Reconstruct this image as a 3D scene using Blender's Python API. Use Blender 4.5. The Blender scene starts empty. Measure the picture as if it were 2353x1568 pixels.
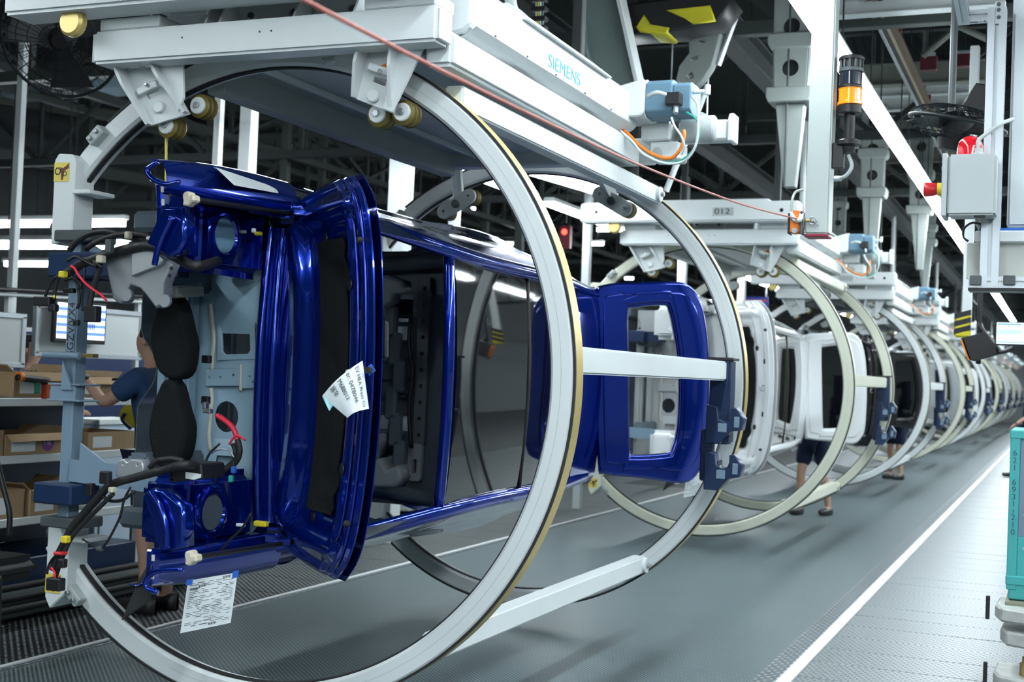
import bpy, bmesh, math, random
from mathutils import Vector, Matrix, Euler
random.seed(7)
SC = bpy.context.scene
COL = SC.collection
PI = math.pi

# ------------------------------------------------------------------ camera
IW, IH = 2353.0, 1568.0
FOC, YAW, PIT, ROL, HC = 3008.47, -.3988, .0248, .0403, 1.55
FWD = Vector((math.sin(YAW)*math.cos(PIT), math.cos(YAW)*math.cos(PIT), math.sin(PIT)))
RGT = Vector((math.cos(YAW), -math.sin(YAW), 0))
UPV = RGT.cross(FWD)
RGT, UPV = RGT*math.cos(ROL)+UPV*math.sin(ROL), -RGT*math.sin(ROL)+UPV*math.cos(ROL)
cd = bpy.data.cameras.new('camera')
cam = bpy.data.objects.new('camera', cd); COL.objects.link(cam)
cd.sensor_width = 36.0; cd.lens = 36.0*FOC/IW
cd.clip_start = .05; cd.clip_end = 300
cam.matrix_world = Matrix(((RGT.x, UPV.x, -FWD.x, 0), (RGT.y, UPV.y, -FWD.y, 0), (RGT.z, UPV.z, -FWD.z, HC), (0, 0, 0, 1)))
cd.dof.use_dof = True; cd.dof.focus_distance = 5.6; cd.dof.aperture_fstop = 3.6
SC.camera = cam

# ------------------------------------------------------------------ world, exposure
wd = bpy.data.worlds.new('hall'); SC.world = wd; wd.use_nodes = True
wd.node_tree.nodes['Background'].inputs[0].default_value = (.35, .45, .5, 1)
wd.node_tree.nodes['Background'].inputs[1].default_value = .15
SC.view_settings.view_transform = 'Standard'
SC.view_settings.look = 'None'
SC.view_settings.gamma = 1.0
SC.view_settings.use_curve_mapping = False
SC.view_settings.exposure = 0.75
SC.cycles.use_denoising = True
SC.cycles.adaptive_threshold = .03
SC.cycles.use_light_tree = False
SC.cycles.max_bounces = 4
SC.cycles.diffuse_bounces = 2
SC.cycles.glossy_bounces = 3
SC.cycles.transmission_bounces = 2
SC.cycles.caustics_reflective = False
SC.cycles.caustics_refractive = False
LAMP_POWER = 26.0     # emission of the fluorescent tubes

# ------------------------------------------------------------------ helpers
def at(px, py, Y=None, X=None, Z=None):
    """world point on a known plane (design drawing coordinates -> place)"""
    d = (px-IW/2)/FOC*RGT-(py-IH/2)/FOC*UPV+FWD
    if Y is not None: t = Y/d.y
    elif X is not None: t = X/d.x
    else: t = (Z-HC)/d.z
    return Vector((0, 0, HC))+d*t

MATS = {}
def mat(name, col, rough=.5, metal=0., coat=0., var=.08, scale=6., bump=0., bscale=60., emit=0., spec=.5, alpha=1., trans=0.):
    if name in MATS: return MATS[name]
    m = bpy.data.materials.new(name); m.use_nodes = True
    nt = m.node_tree; b = nt.nodes['Principled BSDF']
    b.inputs['Roughness'].default_value = rough; b.inputs['Metallic'].default_value = metal
    b.inputs['Specular IOR Level'].default_value = spec
    if coat: b.inputs['Coat Weight'].default_value = coat; b.inputs['Coat Roughness'].default_value = .04
    if trans: b.inputs['Transmission Weight'].default_value = trans
    tc = nt.nodes.new('ShaderNodeTexCoord')
    nz = nt.nodes.new('ShaderNodeTexNoise'); nz.inputs['Scale'].default_value = scale; nz.inputs['Detail'].default_value = 2
    nt.links.new(tc.outputs['Object'], nz.inputs['Vector'])
    mx = nt.nodes.new('ShaderNodeMix'); mx.data_type = 'RGBA'
    mx.inputs[6].default_value = tuple(max(0, c*(1-var)) for c in col)+(1,)
    mx.inputs[7].default_value = tuple(min(1, c*(1+var)) for c in col)+(1,)
    nt.links.new(nz.outputs['Fac'], mx.inputs[0])
    nt.links.new(mx.outputs[2], b.inputs['Base Color'])
    if bump:
        n2 = nt.nodes.new('ShaderNodeTexNoise'); n2.inputs['Scale'].default_value = bscale
        nt.links.new(tc.outputs['Object'], n2.inputs['Vector'])
        bp = nt.nodes.new('ShaderNodeBump'); bp.inputs['Strength'].default_value = bump; bp.inputs['Distance'].default_value = .01
        nt.links.new(n2.outputs['Fac'], bp.inputs['Height']); nt.links.new(bp.outputs['Normal'], b.inputs['Normal'])
    if emit:
        b.inputs['Emission Color'].default_value = tuple(col)+(1,); b.inputs['Emission Strength'].default_value = emit
        if emit < 10: m.cycles.emission_sampling = 'NONE'
    MATS[name] = m
    return m

WORLD = {}
def thing(name, label, cat, loc=(0, 0, 0), rot=(0, 0, 0), group=None):
    o = bpy.data.objects.new(name, None); COL.objects.link(o)
    o.empty_display_size = .1
    o.location = loc; o.rotation_euler = rot
    o['label'] = label; o['category'] = cat
    if group: o['group'] = group
    WORLD[o.name] = Matrix.Translation(Vector(loc)) @ Euler(rot).to_matrix().to_4x4()
    return o

def tag(o, label, cat, group=None):
    o['label'] = label; o['category'] = cat
    if group: o['group'] = group
    return o

def obj(name, me, m, parent=None, local=False, stuff=False):
    me.name = name
    o = bpy.data.objects.new(name, me); COL.objects.link(o)
    if m is not None:
        me.materials.clear(); me.materials.append(m)
    if parent is not None:
        o.parent = parent
        if not local and parent.name in WORLD:
            o.matrix_parent_inverse = WORLD[parent.name].inverted()
    if stuff: o['kind'] = 'stuff'
    return o

def struct(name, me, m, parent=None):
    o = obj(name, me, m, parent)
    if parent is None: o['kind'] = 'structure'
    return o

def clone(o, parent=None):
    c = o.copy(); COL.objects.link(c)
    if parent is not None:
        mi = o.matrix_parent_inverse.copy(); c.parent = parent; c.matrix_parent_inverse = mi
    for ch in o.children: clone(ch, c)
    return c

def bm_mesh(bm, smooth=False):
    me = bpy.data.meshes.new('m')
    bmesh.ops.recalc_face_normals(bm, faces=bm.faces)
    bm.to_mesh(me); bm.free()
    if smooth:
        me.polygons.foreach_set('use_smooth', [True]*len(me.polygons))
    return me

def raw(verts, faces, smooth=False):
    me = bpy.data.meshes.new('m'); me.from_pydata([tuple(v) for v in verts], [], faces)
    me.update()
    if smooth: me.polygons.foreach_set('use_smooth', [True]*len(me.polygons))
    return me

def bev(bm, b, seg=2):
    if b > 0:
        es = [e for e in bm.edges if len(e.link_faces) == 2 and e.calc_face_angle(0) > .35]
        bmesh.ops.bevel(bm, geom=es, offset=b, segments=seg, affect='EDGES', clamp_overlap=True)

def box(x0, x1, y0, y1, z0, z1, b=.004, seg=1):
    bm = bmesh.new()
    bmesh.ops.create_cube(bm, size=1)
    for v in bm.verts:
        v.co = Vector(((x0+x1)/2+v.co.x*(x1-x0), (y0+y1)/2+v.co.y*(y1-y0), (z0+z1)/2+v.co.z*(z1-z0)))
    bev(bm, min(b, .45*min(abs(x1-x0), abs(y1-y0), abs(z1-z0))), seg)
    return bm_mesh(bm)

def frame_of(d, up=Vector((0, 0, 1))):
    d = d.normalized()
    if abs(d.dot(up)) > .98: up = Vector((1, 0, 0))
    s = d.cross(up).normalized(); u = s.cross(d).normalized()
    return s, u

def bar(p, q, w, h, b=.003, up=Vector((0, 0, 1))):
    p, q = Vector(p), Vector(q); d = q-p; L = d.length; s, u = frame_of(d, Vector(up)); d.normalize()
    bm = bmesh.new(); bmesh.ops.create_cube(bm, size=1)
    mid = (p+q)/2
    for v in bm.verts:
        v.co = mid+s*(v.co.x*w)+d*(v.co.y*L)+u*(v.co.z*h)
    bev(bm, min(b, .4*min(w, h)), 1)
    return bm_mesh(bm)

def prism(poly, axis, a, c, b=.003):
    """poly: 2D points; axis 'x': (y,z), 'y': (x,z), 'z': (x,y); extruded a..c"""
    def P(p, t):
        return {'x': (t, p[0], p[1]), 'y': (p[0], t, p[1]), 'z': (p[0], p[1], t)}[axis]
    bm = bmesh.new()
    lo = [bm.verts.new(P(p, a)) for p in poly]; hi = [bm.verts.new(P(p, c)) for p in poly]
    n = len(poly)
    bm.faces.new(lo); bm.faces.new(hi[::-1])
    for i in range(n): bm.faces.new((lo[i], hi[i], hi[(i+1) % n], lo[(i+1) % n]))
    bmesh.ops.recalc_face_normals(bm, faces=bm.faces)
    bev(bm, b, 1)
    return bm_mesh(bm)

def spline(pts, n=8, closed=False):
    pts = [Vector(p) for p in pts]; out = []
    N = len(pts)
    rng = range(N if closed else N-1)
    for i in rng:
        p1, p2 = pts[i], pts[(i+1) % N]
        p0 = pts[i-1] if (closed or i > 0) else p1*2-p2
        p3 = pts[(i+2) % N] if (closed or i+2 < N) else p2*2-p1
        for k in range(n):
            t = k/n
            out.append(.5*((2*p1)+(p2-p0)*t+(2*p0-5*p1+4*p2-p3)*t*t+(3*p1-p0-3*p2+p3)*t**3))
    if not closed: out.append(pts[-1])
    return out

def tube(pts, r, n=8, sm=6, closed=False, ell=1.0, up=(0, 0, 1), rs=None):
    P = spline(pts, sm, closed) if sm > 1 else [Vector(p) for p in pts]
    N = len(P); vs = []; fs = []
    prev = None
    for i, p in enumerate(P):
        if closed: d = P[(i+1) % N]-P[i-1]
        else: d = P[min(i+1, N-1)]-P[max(i-1, 0)]
        if d.length < 1e-9: d = Vector((0, 0, 1))
        d.normalize()
        if prev is None:
            s, u = frame_of(d, Vector(up))
        else:
            s = prev-d*prev.dot(d); s.normalize(); u = s.cross(d)
        prev = s
        rr = r if rs is None else rs[0]+(rs[1]-rs[0])*i/(N-1)
        for k in range(n):
            a = 2*PI*k/n
            vs.append(p+s*(math.cos(a)*rr)+u*(math.sin(a)*rr*ell))
    M = N if closed else N-1
    for i in range(M):
        j = (i+1) % N
        for k in range(n):
            l = (k+1) % n
            fs.append((i*n+k, i*n+l, j*n+l, j*n+k))
    if not closed:
        fs.append(tuple(range(n))[::-1]); fs.append(tuple((N-1)*n+k for k in range(n)))
    return raw(vs, fs, True)

def lathe(prof, c=(0, 0, 0), ax=(0, 0, 1), n=20, smooth=True):
    """prof: (radius, height) list; poles closed when radius 0"""
    ax = Vector(ax).normalized(); s, u = frame_of(ax, Vector((0, 0, 1)) if abs(ax.z) < .9 else Vector((1, 0, 0)))
    c = Vector(c); vs = []; fs = []; rows = []
    for r, h in prof:
        if r < 1e-6:
            rows.append([len(vs)]); vs.append(c+ax*h)
        else:
            rows.append(list(range(len(vs), len(vs)+n)))
            for k in range(n):
                a = 2*PI*k/n; vs.append(c+ax*h+s*(r*math.cos(a))+u*(r*math.sin(a)))
    for A, B in zip(rows, rows[1:]):
        for k in range(n):
            l = (k+1) % n
            if len(A) == 1 and len(B) == 1: break
            if len(A) == 1: fs.append((A[0], B[k], B[l]))
            elif len(B) == 1: fs.append((A[k], B[0], A[l]))
            else: fs.append((A[k], B[k], B[l], A[l]))
    if len(rows[0]) > 1: fs.append(tuple(rows[0])[::-1])
    if len(rows[-1]) > 1: fs.append(tuple(rows[-1]))
    me = raw(vs, fs)
    bm = bmesh.new(); bm.from_mesh(me); bpy.data.meshes.remove(me)
    me = bm_mesh(bm)
    if smooth and hasattr(me, 'shade_smooth'):
        me.shade_smooth()
        me.set_sharp_from_angle(angle=.7)
    return me

def cyl(p, q, r, n=16, b=.0):
    p, q = Vector(p), Vector(q); L = (q-p).length
    b = min(b, .4*r, .4*L)
    prof = [(r, 0), (r, L)] if b <= 0 else [(r-b, 0), (r, b), (r, L-b), (r-b, L)]
    return lathe(prof, p, q-p, n)

def plate(outer, holes, thick, M=None, b=0.):
    """flat plate with holes from 2D outlines, thickness along local z (0..thick), placed by M"""
    cu = bpy.data.curves.new('p', 'CURVE'); cu.dimensions = '2D'; cu.fill_mode = 'BOTH'
    cu.extrude = thick/2; cu.bevel_depth = b; cu.bevel_resolution = 1
    for poly in [outer]+list(holes):
        s = cu.splines.new('POLY'); s.points.add(len(poly)-1); s.use_cyclic_u = True
        for pt, co in zip(s.points, poly): pt.co = (co[0], co[1], 0, 1)
    o = bpy.data.objects.new('p', cu)
    me = bpy.data.meshes.new_from_object(o)
    bpy.data.objects.remove(o); bpy.data.curves.remove(cu)
    bm = bmesh.new(); bm.from_mesh(me); bpy.data.meshes.remove(me)
    bmesh.ops.remove_doubles(bm, verts=bm.verts, dist=1e-5)
    for v in bm.verts: v.co.z += thick/2
    if M is not None: bmesh.ops.transform(bm, matrix=M, verts=bm.verts)
    return bm_mesh(bm)

def circ(x, y, r, n=20, ry=None):
    ry = ry or r
    return [(x+r*math.cos(2*PI*k/n), y+ry*math.sin(2*PI*k/n)) for k in range(n)]

def rrect(x0, x1, y0, y1, r, n=4):
    out = []
    for cx, cy, a0 in ((x1-r, y1-r, 0), (x0+r, y1-r, PI/2), (x0+r, y0+r, PI), (x1-r, y0+r, 1.5*PI)):
        for k in range(n+1):
            a = a0+PI/2*k/n; out.append((cx+r*math.cos(a), cy+r*math.sin(a)))
    return out

def basis(o, ex, ey, ez):
    return Matrix(((ex[0], ey[0], ez[0], o[0]), (ex[1], ey[1], ez[1], o[1]), (ex[2], ey[2], ez[2], o[2]), (0, 0, 0, 1)))

def sheet(f, nu, nv, thick=0., mask=None, smooth=True):
    """surface f(u,v) on a grid, optional mask(u,v)->keep, thickened along normals"""
    vs = [Vector(f(i/nu, j/nv)) for j in range(nv+1) for i in range(nu+1)]
    fs = []
    for j in range(nv):
        for i in range(nu):
            if mask is None or mask((i+.5)/nu, (j+.5)/nv):
                a = j*(nu+1)+i; fs.append((a, a+1, a+nu+2, a+nu+1))
    me = raw(vs, fs)
    bm = bmesh.new(); bm.from_mesh(me); bpy.data.meshes.remove(me)
    loose = [v for v in bm.verts if not v.link_faces]
    bmesh.ops.delete(bm, geom=loose, context='VERTS')
    if thick:
        bm.normal_update()
        bmesh.ops.solidify(bm, geom=bm.faces[:], thickness=thick)
    me = bm_mesh(bm)
    if smooth:
        me.shade_smooth(); me.set_sharp_from_angle(angle=.9)
    return me

def arc(sec, cx, cz, a0, a1, n=96):
    """sweep a closed section of (radius, y) points round the axis through (cx, ., cz)"""
    vs = []; fs = []; m = len(sec)
    for i in range(n+1):
        a = a0+(a1-a0)*i/n
        for r, y in sec: vs.append((cx+r*math.cos(a), y, cz+r*math.sin(a)))
    for i in range(n):
        for k in range(m):
            l = (k+1) % m
            fs.append((i*m+k, i*m+l, (i+1)*m+l, (i+1)*m+k))
    fs.append(tuple(range(m))); fs.append(tuple(n*m+k for k in range(m))[::-1])
    me = raw(vs, fs)
    bm = bmesh.new(); bm.from_mesh(me); bpy.data.meshes.remove(me)
    me = bm_mesh(bm); me.shade_smooth(); me.set_sharp_from_angle(angle=.6)
    return me

def text_mesh(s, size, depth=.0008, M=None, fn=None, align='LEFT'):
    cu = bpy.data.curves.new('t', 'FONT'); cu.body = s; cu.size = size; cu.extrude = depth; cu.align_x = align
    o = bpy.data.objects.new('t', cu)
    me = bpy.data.meshes.new_from_object(o)
    bpy.data.objects.remove(o); bpy.data.curves.remove(cu)
    if fn is not None:
        for v in me.vertices: v.co = fn(v.co)
    if M is not None: me.transform(M)
    return me

def text_plane(s, p, right, up, h, m, parent=None, name='lettering', align='LEFT', sx=1.):
    """flat lettering starting at p, letter height about h"""
    r = Vector(right).normalized(); u = Vector(up).normalized(); n = r.cross(u)
    me = text_mesh(s, h/.7, .0006, basis(p, r*sx, u, n), align=align)
    return obj(name, me, m, parent)

# ------------------------------------------------------------------ materials
W_PAINT = mat('white_machine_paint', (.74, .79, .80), .42, var=.05, scale=3, bump=.04, bscale=40)
I_PAINT = mat('ivory_machine_paint', (.70, .72, .60), .42, var=.06, scale=3)
G_PAINT = mat('light_grey_paint', (.45, .50, .50), .5, var=.08)
GOLD = mat('gold_strip', (.62, .47, .17), .38, metal=.35, var=.1, scale=4)
BLACK = mat('black_plastic', (.012, .012, .014), .45)
RUBBER = mat('black_rubber', (.02, .022, .024), .7)
FELT = mat('black_felt', (.012, .014, .015), .95, bump=.4, bscale=80, spec=.15)
BLUE = mat('blue_car_paint', (.001, .026, .34), .17, metal=.75, coat=1., var=.05, scale=2)
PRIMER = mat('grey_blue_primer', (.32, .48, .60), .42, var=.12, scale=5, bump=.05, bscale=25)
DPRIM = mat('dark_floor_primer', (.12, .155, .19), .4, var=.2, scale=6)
SEAL = mat('cream_sealant', (.62, .60, .52), .6, var=.08)
STEELB = mat('blue_grey_steel', (.20, .29, .38), .45, var=.1)
NAVY = mat('navy_paint', (.012, .03, .085), .35, var=.1)
STEEL = mat('bare_steel', (.45, .48, .5), .32, metal=.9, var=.1)
ALU = mat('aluminium', (.58, .63, .67), .35, metal=.6, var=.05)
CAST = mat('cast_aluminium', (.40, .43, .46), .42, metal=.5, var=.08, bump=.05)
ROOFGL = mat('dark_glass', (.004, .005, .006), .03, coat=1., var=0)
WCAR = mat('white_car_paint', (.88, .91, .93), .25, coat=1., var=.02)
BCAR = mat('black_car_paint', (.008, .009, .012), .25, coat=1., var=.02)
SCAR = mat('silver_car_paint', (.46, .50, .53), .3, metal=.5, coat=1., var=.02)
PAPER = mat('paper', (.82, .88, .90), .7, var=.02)
INK = mat('black_ink', (.02, .02, .03), .6, var=0)
YELLOW = mat('yellow_plastic', (.78, .62, .03), .5)
ORANGE = mat('orange_plastic', (.85, .22, .02), .45)
RED = mat('red_plastic', (.65, .02, .03), .35)
TEAL = mat('teal_paint', (.06, .40, .40), .4, var=.06)
MOTOR = mat('motor_blue_grey', (.13, .24, .33), .45, var=.06)
CARD = mat('cardboard', (.40, .27, .15), .8, var=.12, scale=8)
DSTEEL = mat('dark_roof_steel', (.025, .032, .034), .6, var=.2, scale=2)
MSTEEL = mat('grey_roof_steel', (.075, .09, .088), .6, var=.15, scale=2)
SKIN = mat('skin', (.55, .33, .24), .5, var=.06)
HAIR = mat('black_hair', (.012, .010, .010), .6)
SHIRT = mat('navy_cloth', (.022, .065, .17), .85, var=.15, bump=.15, bscale=30)
SHORTS = mat('dark_navy_cloth', (.008, .016, .045), .9, var=.15, bump=.1, bscale=30)
TUBE = mat('lit_tube', (.87, .96, 1.0), .4, var=0, emit=LAMP_POWER)
CREAM = mat('cream_plastic', (.66, .61, .48), .5)
BTAPE = mat('blue_tape', (.02, .14, .62), .6)
STICK = mat('yellow_sticker', (.74, .62, .12), .5)
DKGREY = mat('dark_grey_metal', (.07, .085, .09), .5, var=.15)
# ------------------------------------------------------------------ setting
def dots(name, base, spot, sx, sy, thr, rough, metal=0., bump=.5, rough2=None, patch=.12):
    m = mat(name, base, rough, metal=metal, var=patch, scale=1.3)
    nt = m.node_tree; b = nt.nodes['Principled BSDF']
    tc = nt.nodes.new('ShaderNodeTexCoord'); sp = nt.nodes.new('ShaderNodeSeparateXYZ')
    nt.links.new(tc.outputs['Object'], sp.inputs[0])
    def mth(op, a, c=None):
        n = nt.nodes.new('ShaderNodeMath'); n.operation = op
        for i, v in enumerate((a, c)):
            if v is None: continue
            if isinstance(v, (int, float)): n.inputs[i].default_value = v
            else: nt.links.new(v, n.inputs[i])
        return n.outputs[0]
    p = mth('MULTIPLY', mth('SINE', mth('MULTIPLY', sp.outputs[0], 2*PI/sx)), mth('SINE', mth('MULTIPLY', sp.outputs[1], 2*PI/sy)))
    k = nt.nodes.new('ShaderNodeMapRange'); k.interpolation_type = 'SMOOTHSTEP'
    k.inputs[1].default_value = thr-.15; k.inputs[2].default_value = thr+.15
    nt.links.new(p, k.inputs[0])
    mx = nt.nodes.new('ShaderNodeMix'); mx.data_type = 'RGBA'
    nt.links.new(k.outputs[0], mx.inputs[0])
    old = b.inputs['Base Color'].links[0].from_socket
    nt.links.new(old, mx.inputs[6]); mx.inputs[7].default_value = tuple(spot)+(1,)
    nt.links.new(mx.outputs[2], b.inputs['Base Color'])
    bp = nt.nodes.new('ShaderNodeBump'); bp.inputs['Strength'].default_value = bump; bp.inputs['Distance'].default_value = .004
    nt.links.new(k.outputs[0], bp.inputs['Height']); nt.links.new(bp.outputs['Normal'], b.inputs['Normal'])
    return m

FLOORM = mat('floor_concrete', (.10, .11, .115), .5, var=.15, scale=.8)
BELTM = dots('belt_rubber', (.060, .085, .092), (.27, .36, .38), .030, .030, .42, .36, bump=.5, patch=.22)
TREADM = dots('tread_plate', (.24, .275, .29), (.10, .115, .12), .036, .075, .25, .36, metal=.35, bump=.5, patch=.12)
STUDM = dots('studded_grate', (.02, .024, .027), (.42, .46, .47), .046, .046, .5, .45, bump=.6, patch=.2)
LINEM = mat('white_line', (.80, .84, .85), .45, var=.04)
RAILM = dots('edge_channel', (.16, .19, .21), (.42, .46, .48), .05, .09, .4, .3, metal=.6, bump=.5)

struct('floor', box(-18, 8, -22, 75, -.16, -.04, 0), FLOORM)
cb = thing('conveyor_belt', 'wide dark rubber floor conveyor with small raised dots under the rings', 'conveyor belt', (-3.05, 20, 0))
obj('belt', box(-4.72, -1.45, -3, 62, -.035, 0, .002), BELTM, cb)
obj('edge_rail', box(-4.79, -4.725, -3, 62, -.035, .004, .003), RAILM, cb)
obj('white_edge', box(-4.775, -4.745, -3, 62, .004, .016, .002), LINEM, cb)
obj('edge_channel', box(-1.447, -1.335, -3, 62, -.035, .006, .003), RAILM, cb)
wl = struct('trim_1', box(-1.333, -1.262, -3, 62, -.035, .006, .002), LINEM)

wk = struct('floor_walkway', box(-1.26, 3.2, -3, 62, -.037, -.006, .0), mat('walkway_base', (.09, .1, .1), .6))
near = []
tile_w = 1.25; tile_d = .42
base_me = None
for r in range(70):
    y0 = 5.0+r*tile_d
    for c in range(2):
        x0 = -1.258+c*tile_w
        if y0 > 20 and c == 1: continue
        if y0 > 32: continue
        if base_me is None:
            base_me = box(0, tile_w-.006, 0, tile_d-.006, -.006, 0, .002)
            base_me.materials.append(TREADM); base_me.name = 'tread_panel'
        o = bpy.data.objects.new('tread_panel', base_me); COL.objects.link(o)
        o.parent = wk; o.location = (x0, y0, random.uniform(-.0012, .0012)); o.rotation_euler = (random.uniform(-.002, .002), random.uniform(-.002, .002), 0)
obj('tread_panel_run', box(-1.258, 3.2, 32, 62, -.006, 0, .0), TREADM, wk)

wk2 = struct('floor_gallery', box(-5.95, -4.8, 2, 62, -.037, -.006, .0), mat('gallery_base', (.02, .024, .026), .6))
g_me = None
for r in range(24):
    if g_me is None:
        g_me = box(0, 1.14, 0, .594, -.006, .002, .002); g_me.materials.append(STUDM); g_me.name = 'stud_panel'
    o = bpy.data.objects.new('stud_panel', g_me); COL.objects.link(o)
    o.parent = wk2; o.location = (-5.945, 4.0+r*.6, 0)

WALLM = mat('wall_dark_cladding', (.05, .06, .065), .7, var=.15, scale=1)
struct('wall_far', box(-18, 8, 75, 75.2, -.1, 9, 0), mat('wall_far_paint', (.45, .5, .52), .7))
struct('wall_left', box(-18.2, -18, -22, 75, -.1, 9, 0), WALLM)
struct('wall_right', box(8, 8.2, -22, 75, -.1, 9, 0), mat('wall_right_paint', (.30, .33, .34), .7))
struct('wall_back', box(-18, 8, -22.2, -22, -.1, 9, 0), mat('wall_back_paint', (.30, .33, .34), .7))
struct('ceiling', box(-18, 8, -22, 75, 9, 9.2, 0), mat('ceiling_dark', (.035, .045, .045), .8))

# ------------------------------------------------------------------ lamps
def luminaire(label, group, y0, L, x, z, w=.07):
    t = thing('fluorescent_lamp', label, 'lamp', (x, y0, z+.1), group=group)
    obj('lamp_housing', prism([(-w*.7+x, z+.09), (-w+x, z+.04), (w+x, z+.04), (w*.7+x, z+.09)], 'y', y0, y0+L, .003), W_PAINT, t)
    obj('lamp_tube', box(x-w*.8, x+w*.8, y0+.01, y0+L-.01, z, z+.038, 0), TUBE, t)
    for yy in (y0+.3, y0+L-.3):
        obj('hanger_rod', cyl((x, yy, z+.09), (x, yy, 9.0), .006, 6), DSTEEL, t)
    return t
def lamp_row(label, group, ys, L, x, z, w=.07):
    first = luminaire(label, group, ys[0], L, x, z, w)
    for y in ys[1:]:
        c = clone(first); c.location.y += y-ys[0]
lamp_row('lit fluorescent lamp in the continuous bright row beside the pillar', 'bright lamp row along the walkway', [-17.5+i*2.0 for i in range(45)], 1.99, -1.41, 3.70, .075)
lamp_row('lit fluorescent lamp of the row left of the carriers', 'lamp row over the left gallery', [-17.4+i*3.1 for i in range(21) if not 2 < -17.4+i*3.1 < 7], 2.6, -5.35, 3.45, .08)
lamp_row('lit fluorescent lamp of the row high over the right aisle', 'lamp row over the right aisle', [-18.4+i*3.1 for i in range(20)], 2.4, 1.7, 3.6, .1)
lamp_row('added fill lamp out of view, low over the right walkway', 'added fill lamps out of view', [-17+i*3.1 for i in range(18)], 2.4, .95, 3.35, .07)  # unseen row added to brighten the white body and other right-facing sides
# ------------------------------------------------------------------ ring cradles and overhead carriers
XC, ZC, RO, RI = -3.11, 1.513, 1.4, 1.302
Y1, Y2, PITCH = 4.679, 7.5715, 7.28
A0 = math.radians(143)
def pol(r, deg, y=0): return Vector((XC+r*math.cos(math.radians(deg)), y, ZC+r*math.sin(math.radians(deg))))

def ring_part(t, y, paint, gold):
    ring = obj('ring', arc([(RI+.012, y), (RO-.012, y), (RO, y+.010), (RO, y+.084), (RO-.01, y+.094), (RI+.01, y+.094), (RI, y+.084), (RI, y+.012)], XC, ZC, -A0, A0, 128), paint, t)
    obj('wear_strip', arc([(RO+.0005, y+.014), (RO+.0045, y+.014), (RO+.0045, y+.092), (RO+.0005, y+.092)], XC, ZC, -A0*.90, A0*.90, 128), gold, ring)
    obj('toothed_belt', arc([(RO-.004, y+.0015), (RO+.006, y+.002), (RO+.006, y+.012), (RO-.004, y+.012)], XC, ZC, -A0*.90, A0*.90, 128), RUBBER, ring)
    obj('inner_rail', arc([(RI-.008, y+.022), (RI+.002, y+.022), (RI+.002, y+.050), (RI-.008, y+.050)], XC, ZC, -A0, A0, 128), RUBBER, ring)
    seam = obj('weld_seam', arc([(1.347, y-.0008), (1.3485, y-.0008), (1.3485, y+.001), (1.347, y+.001)], XC, ZC, -A0*.75, A0*.45, 96), G_PAINT, ring)
    return ring

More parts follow.
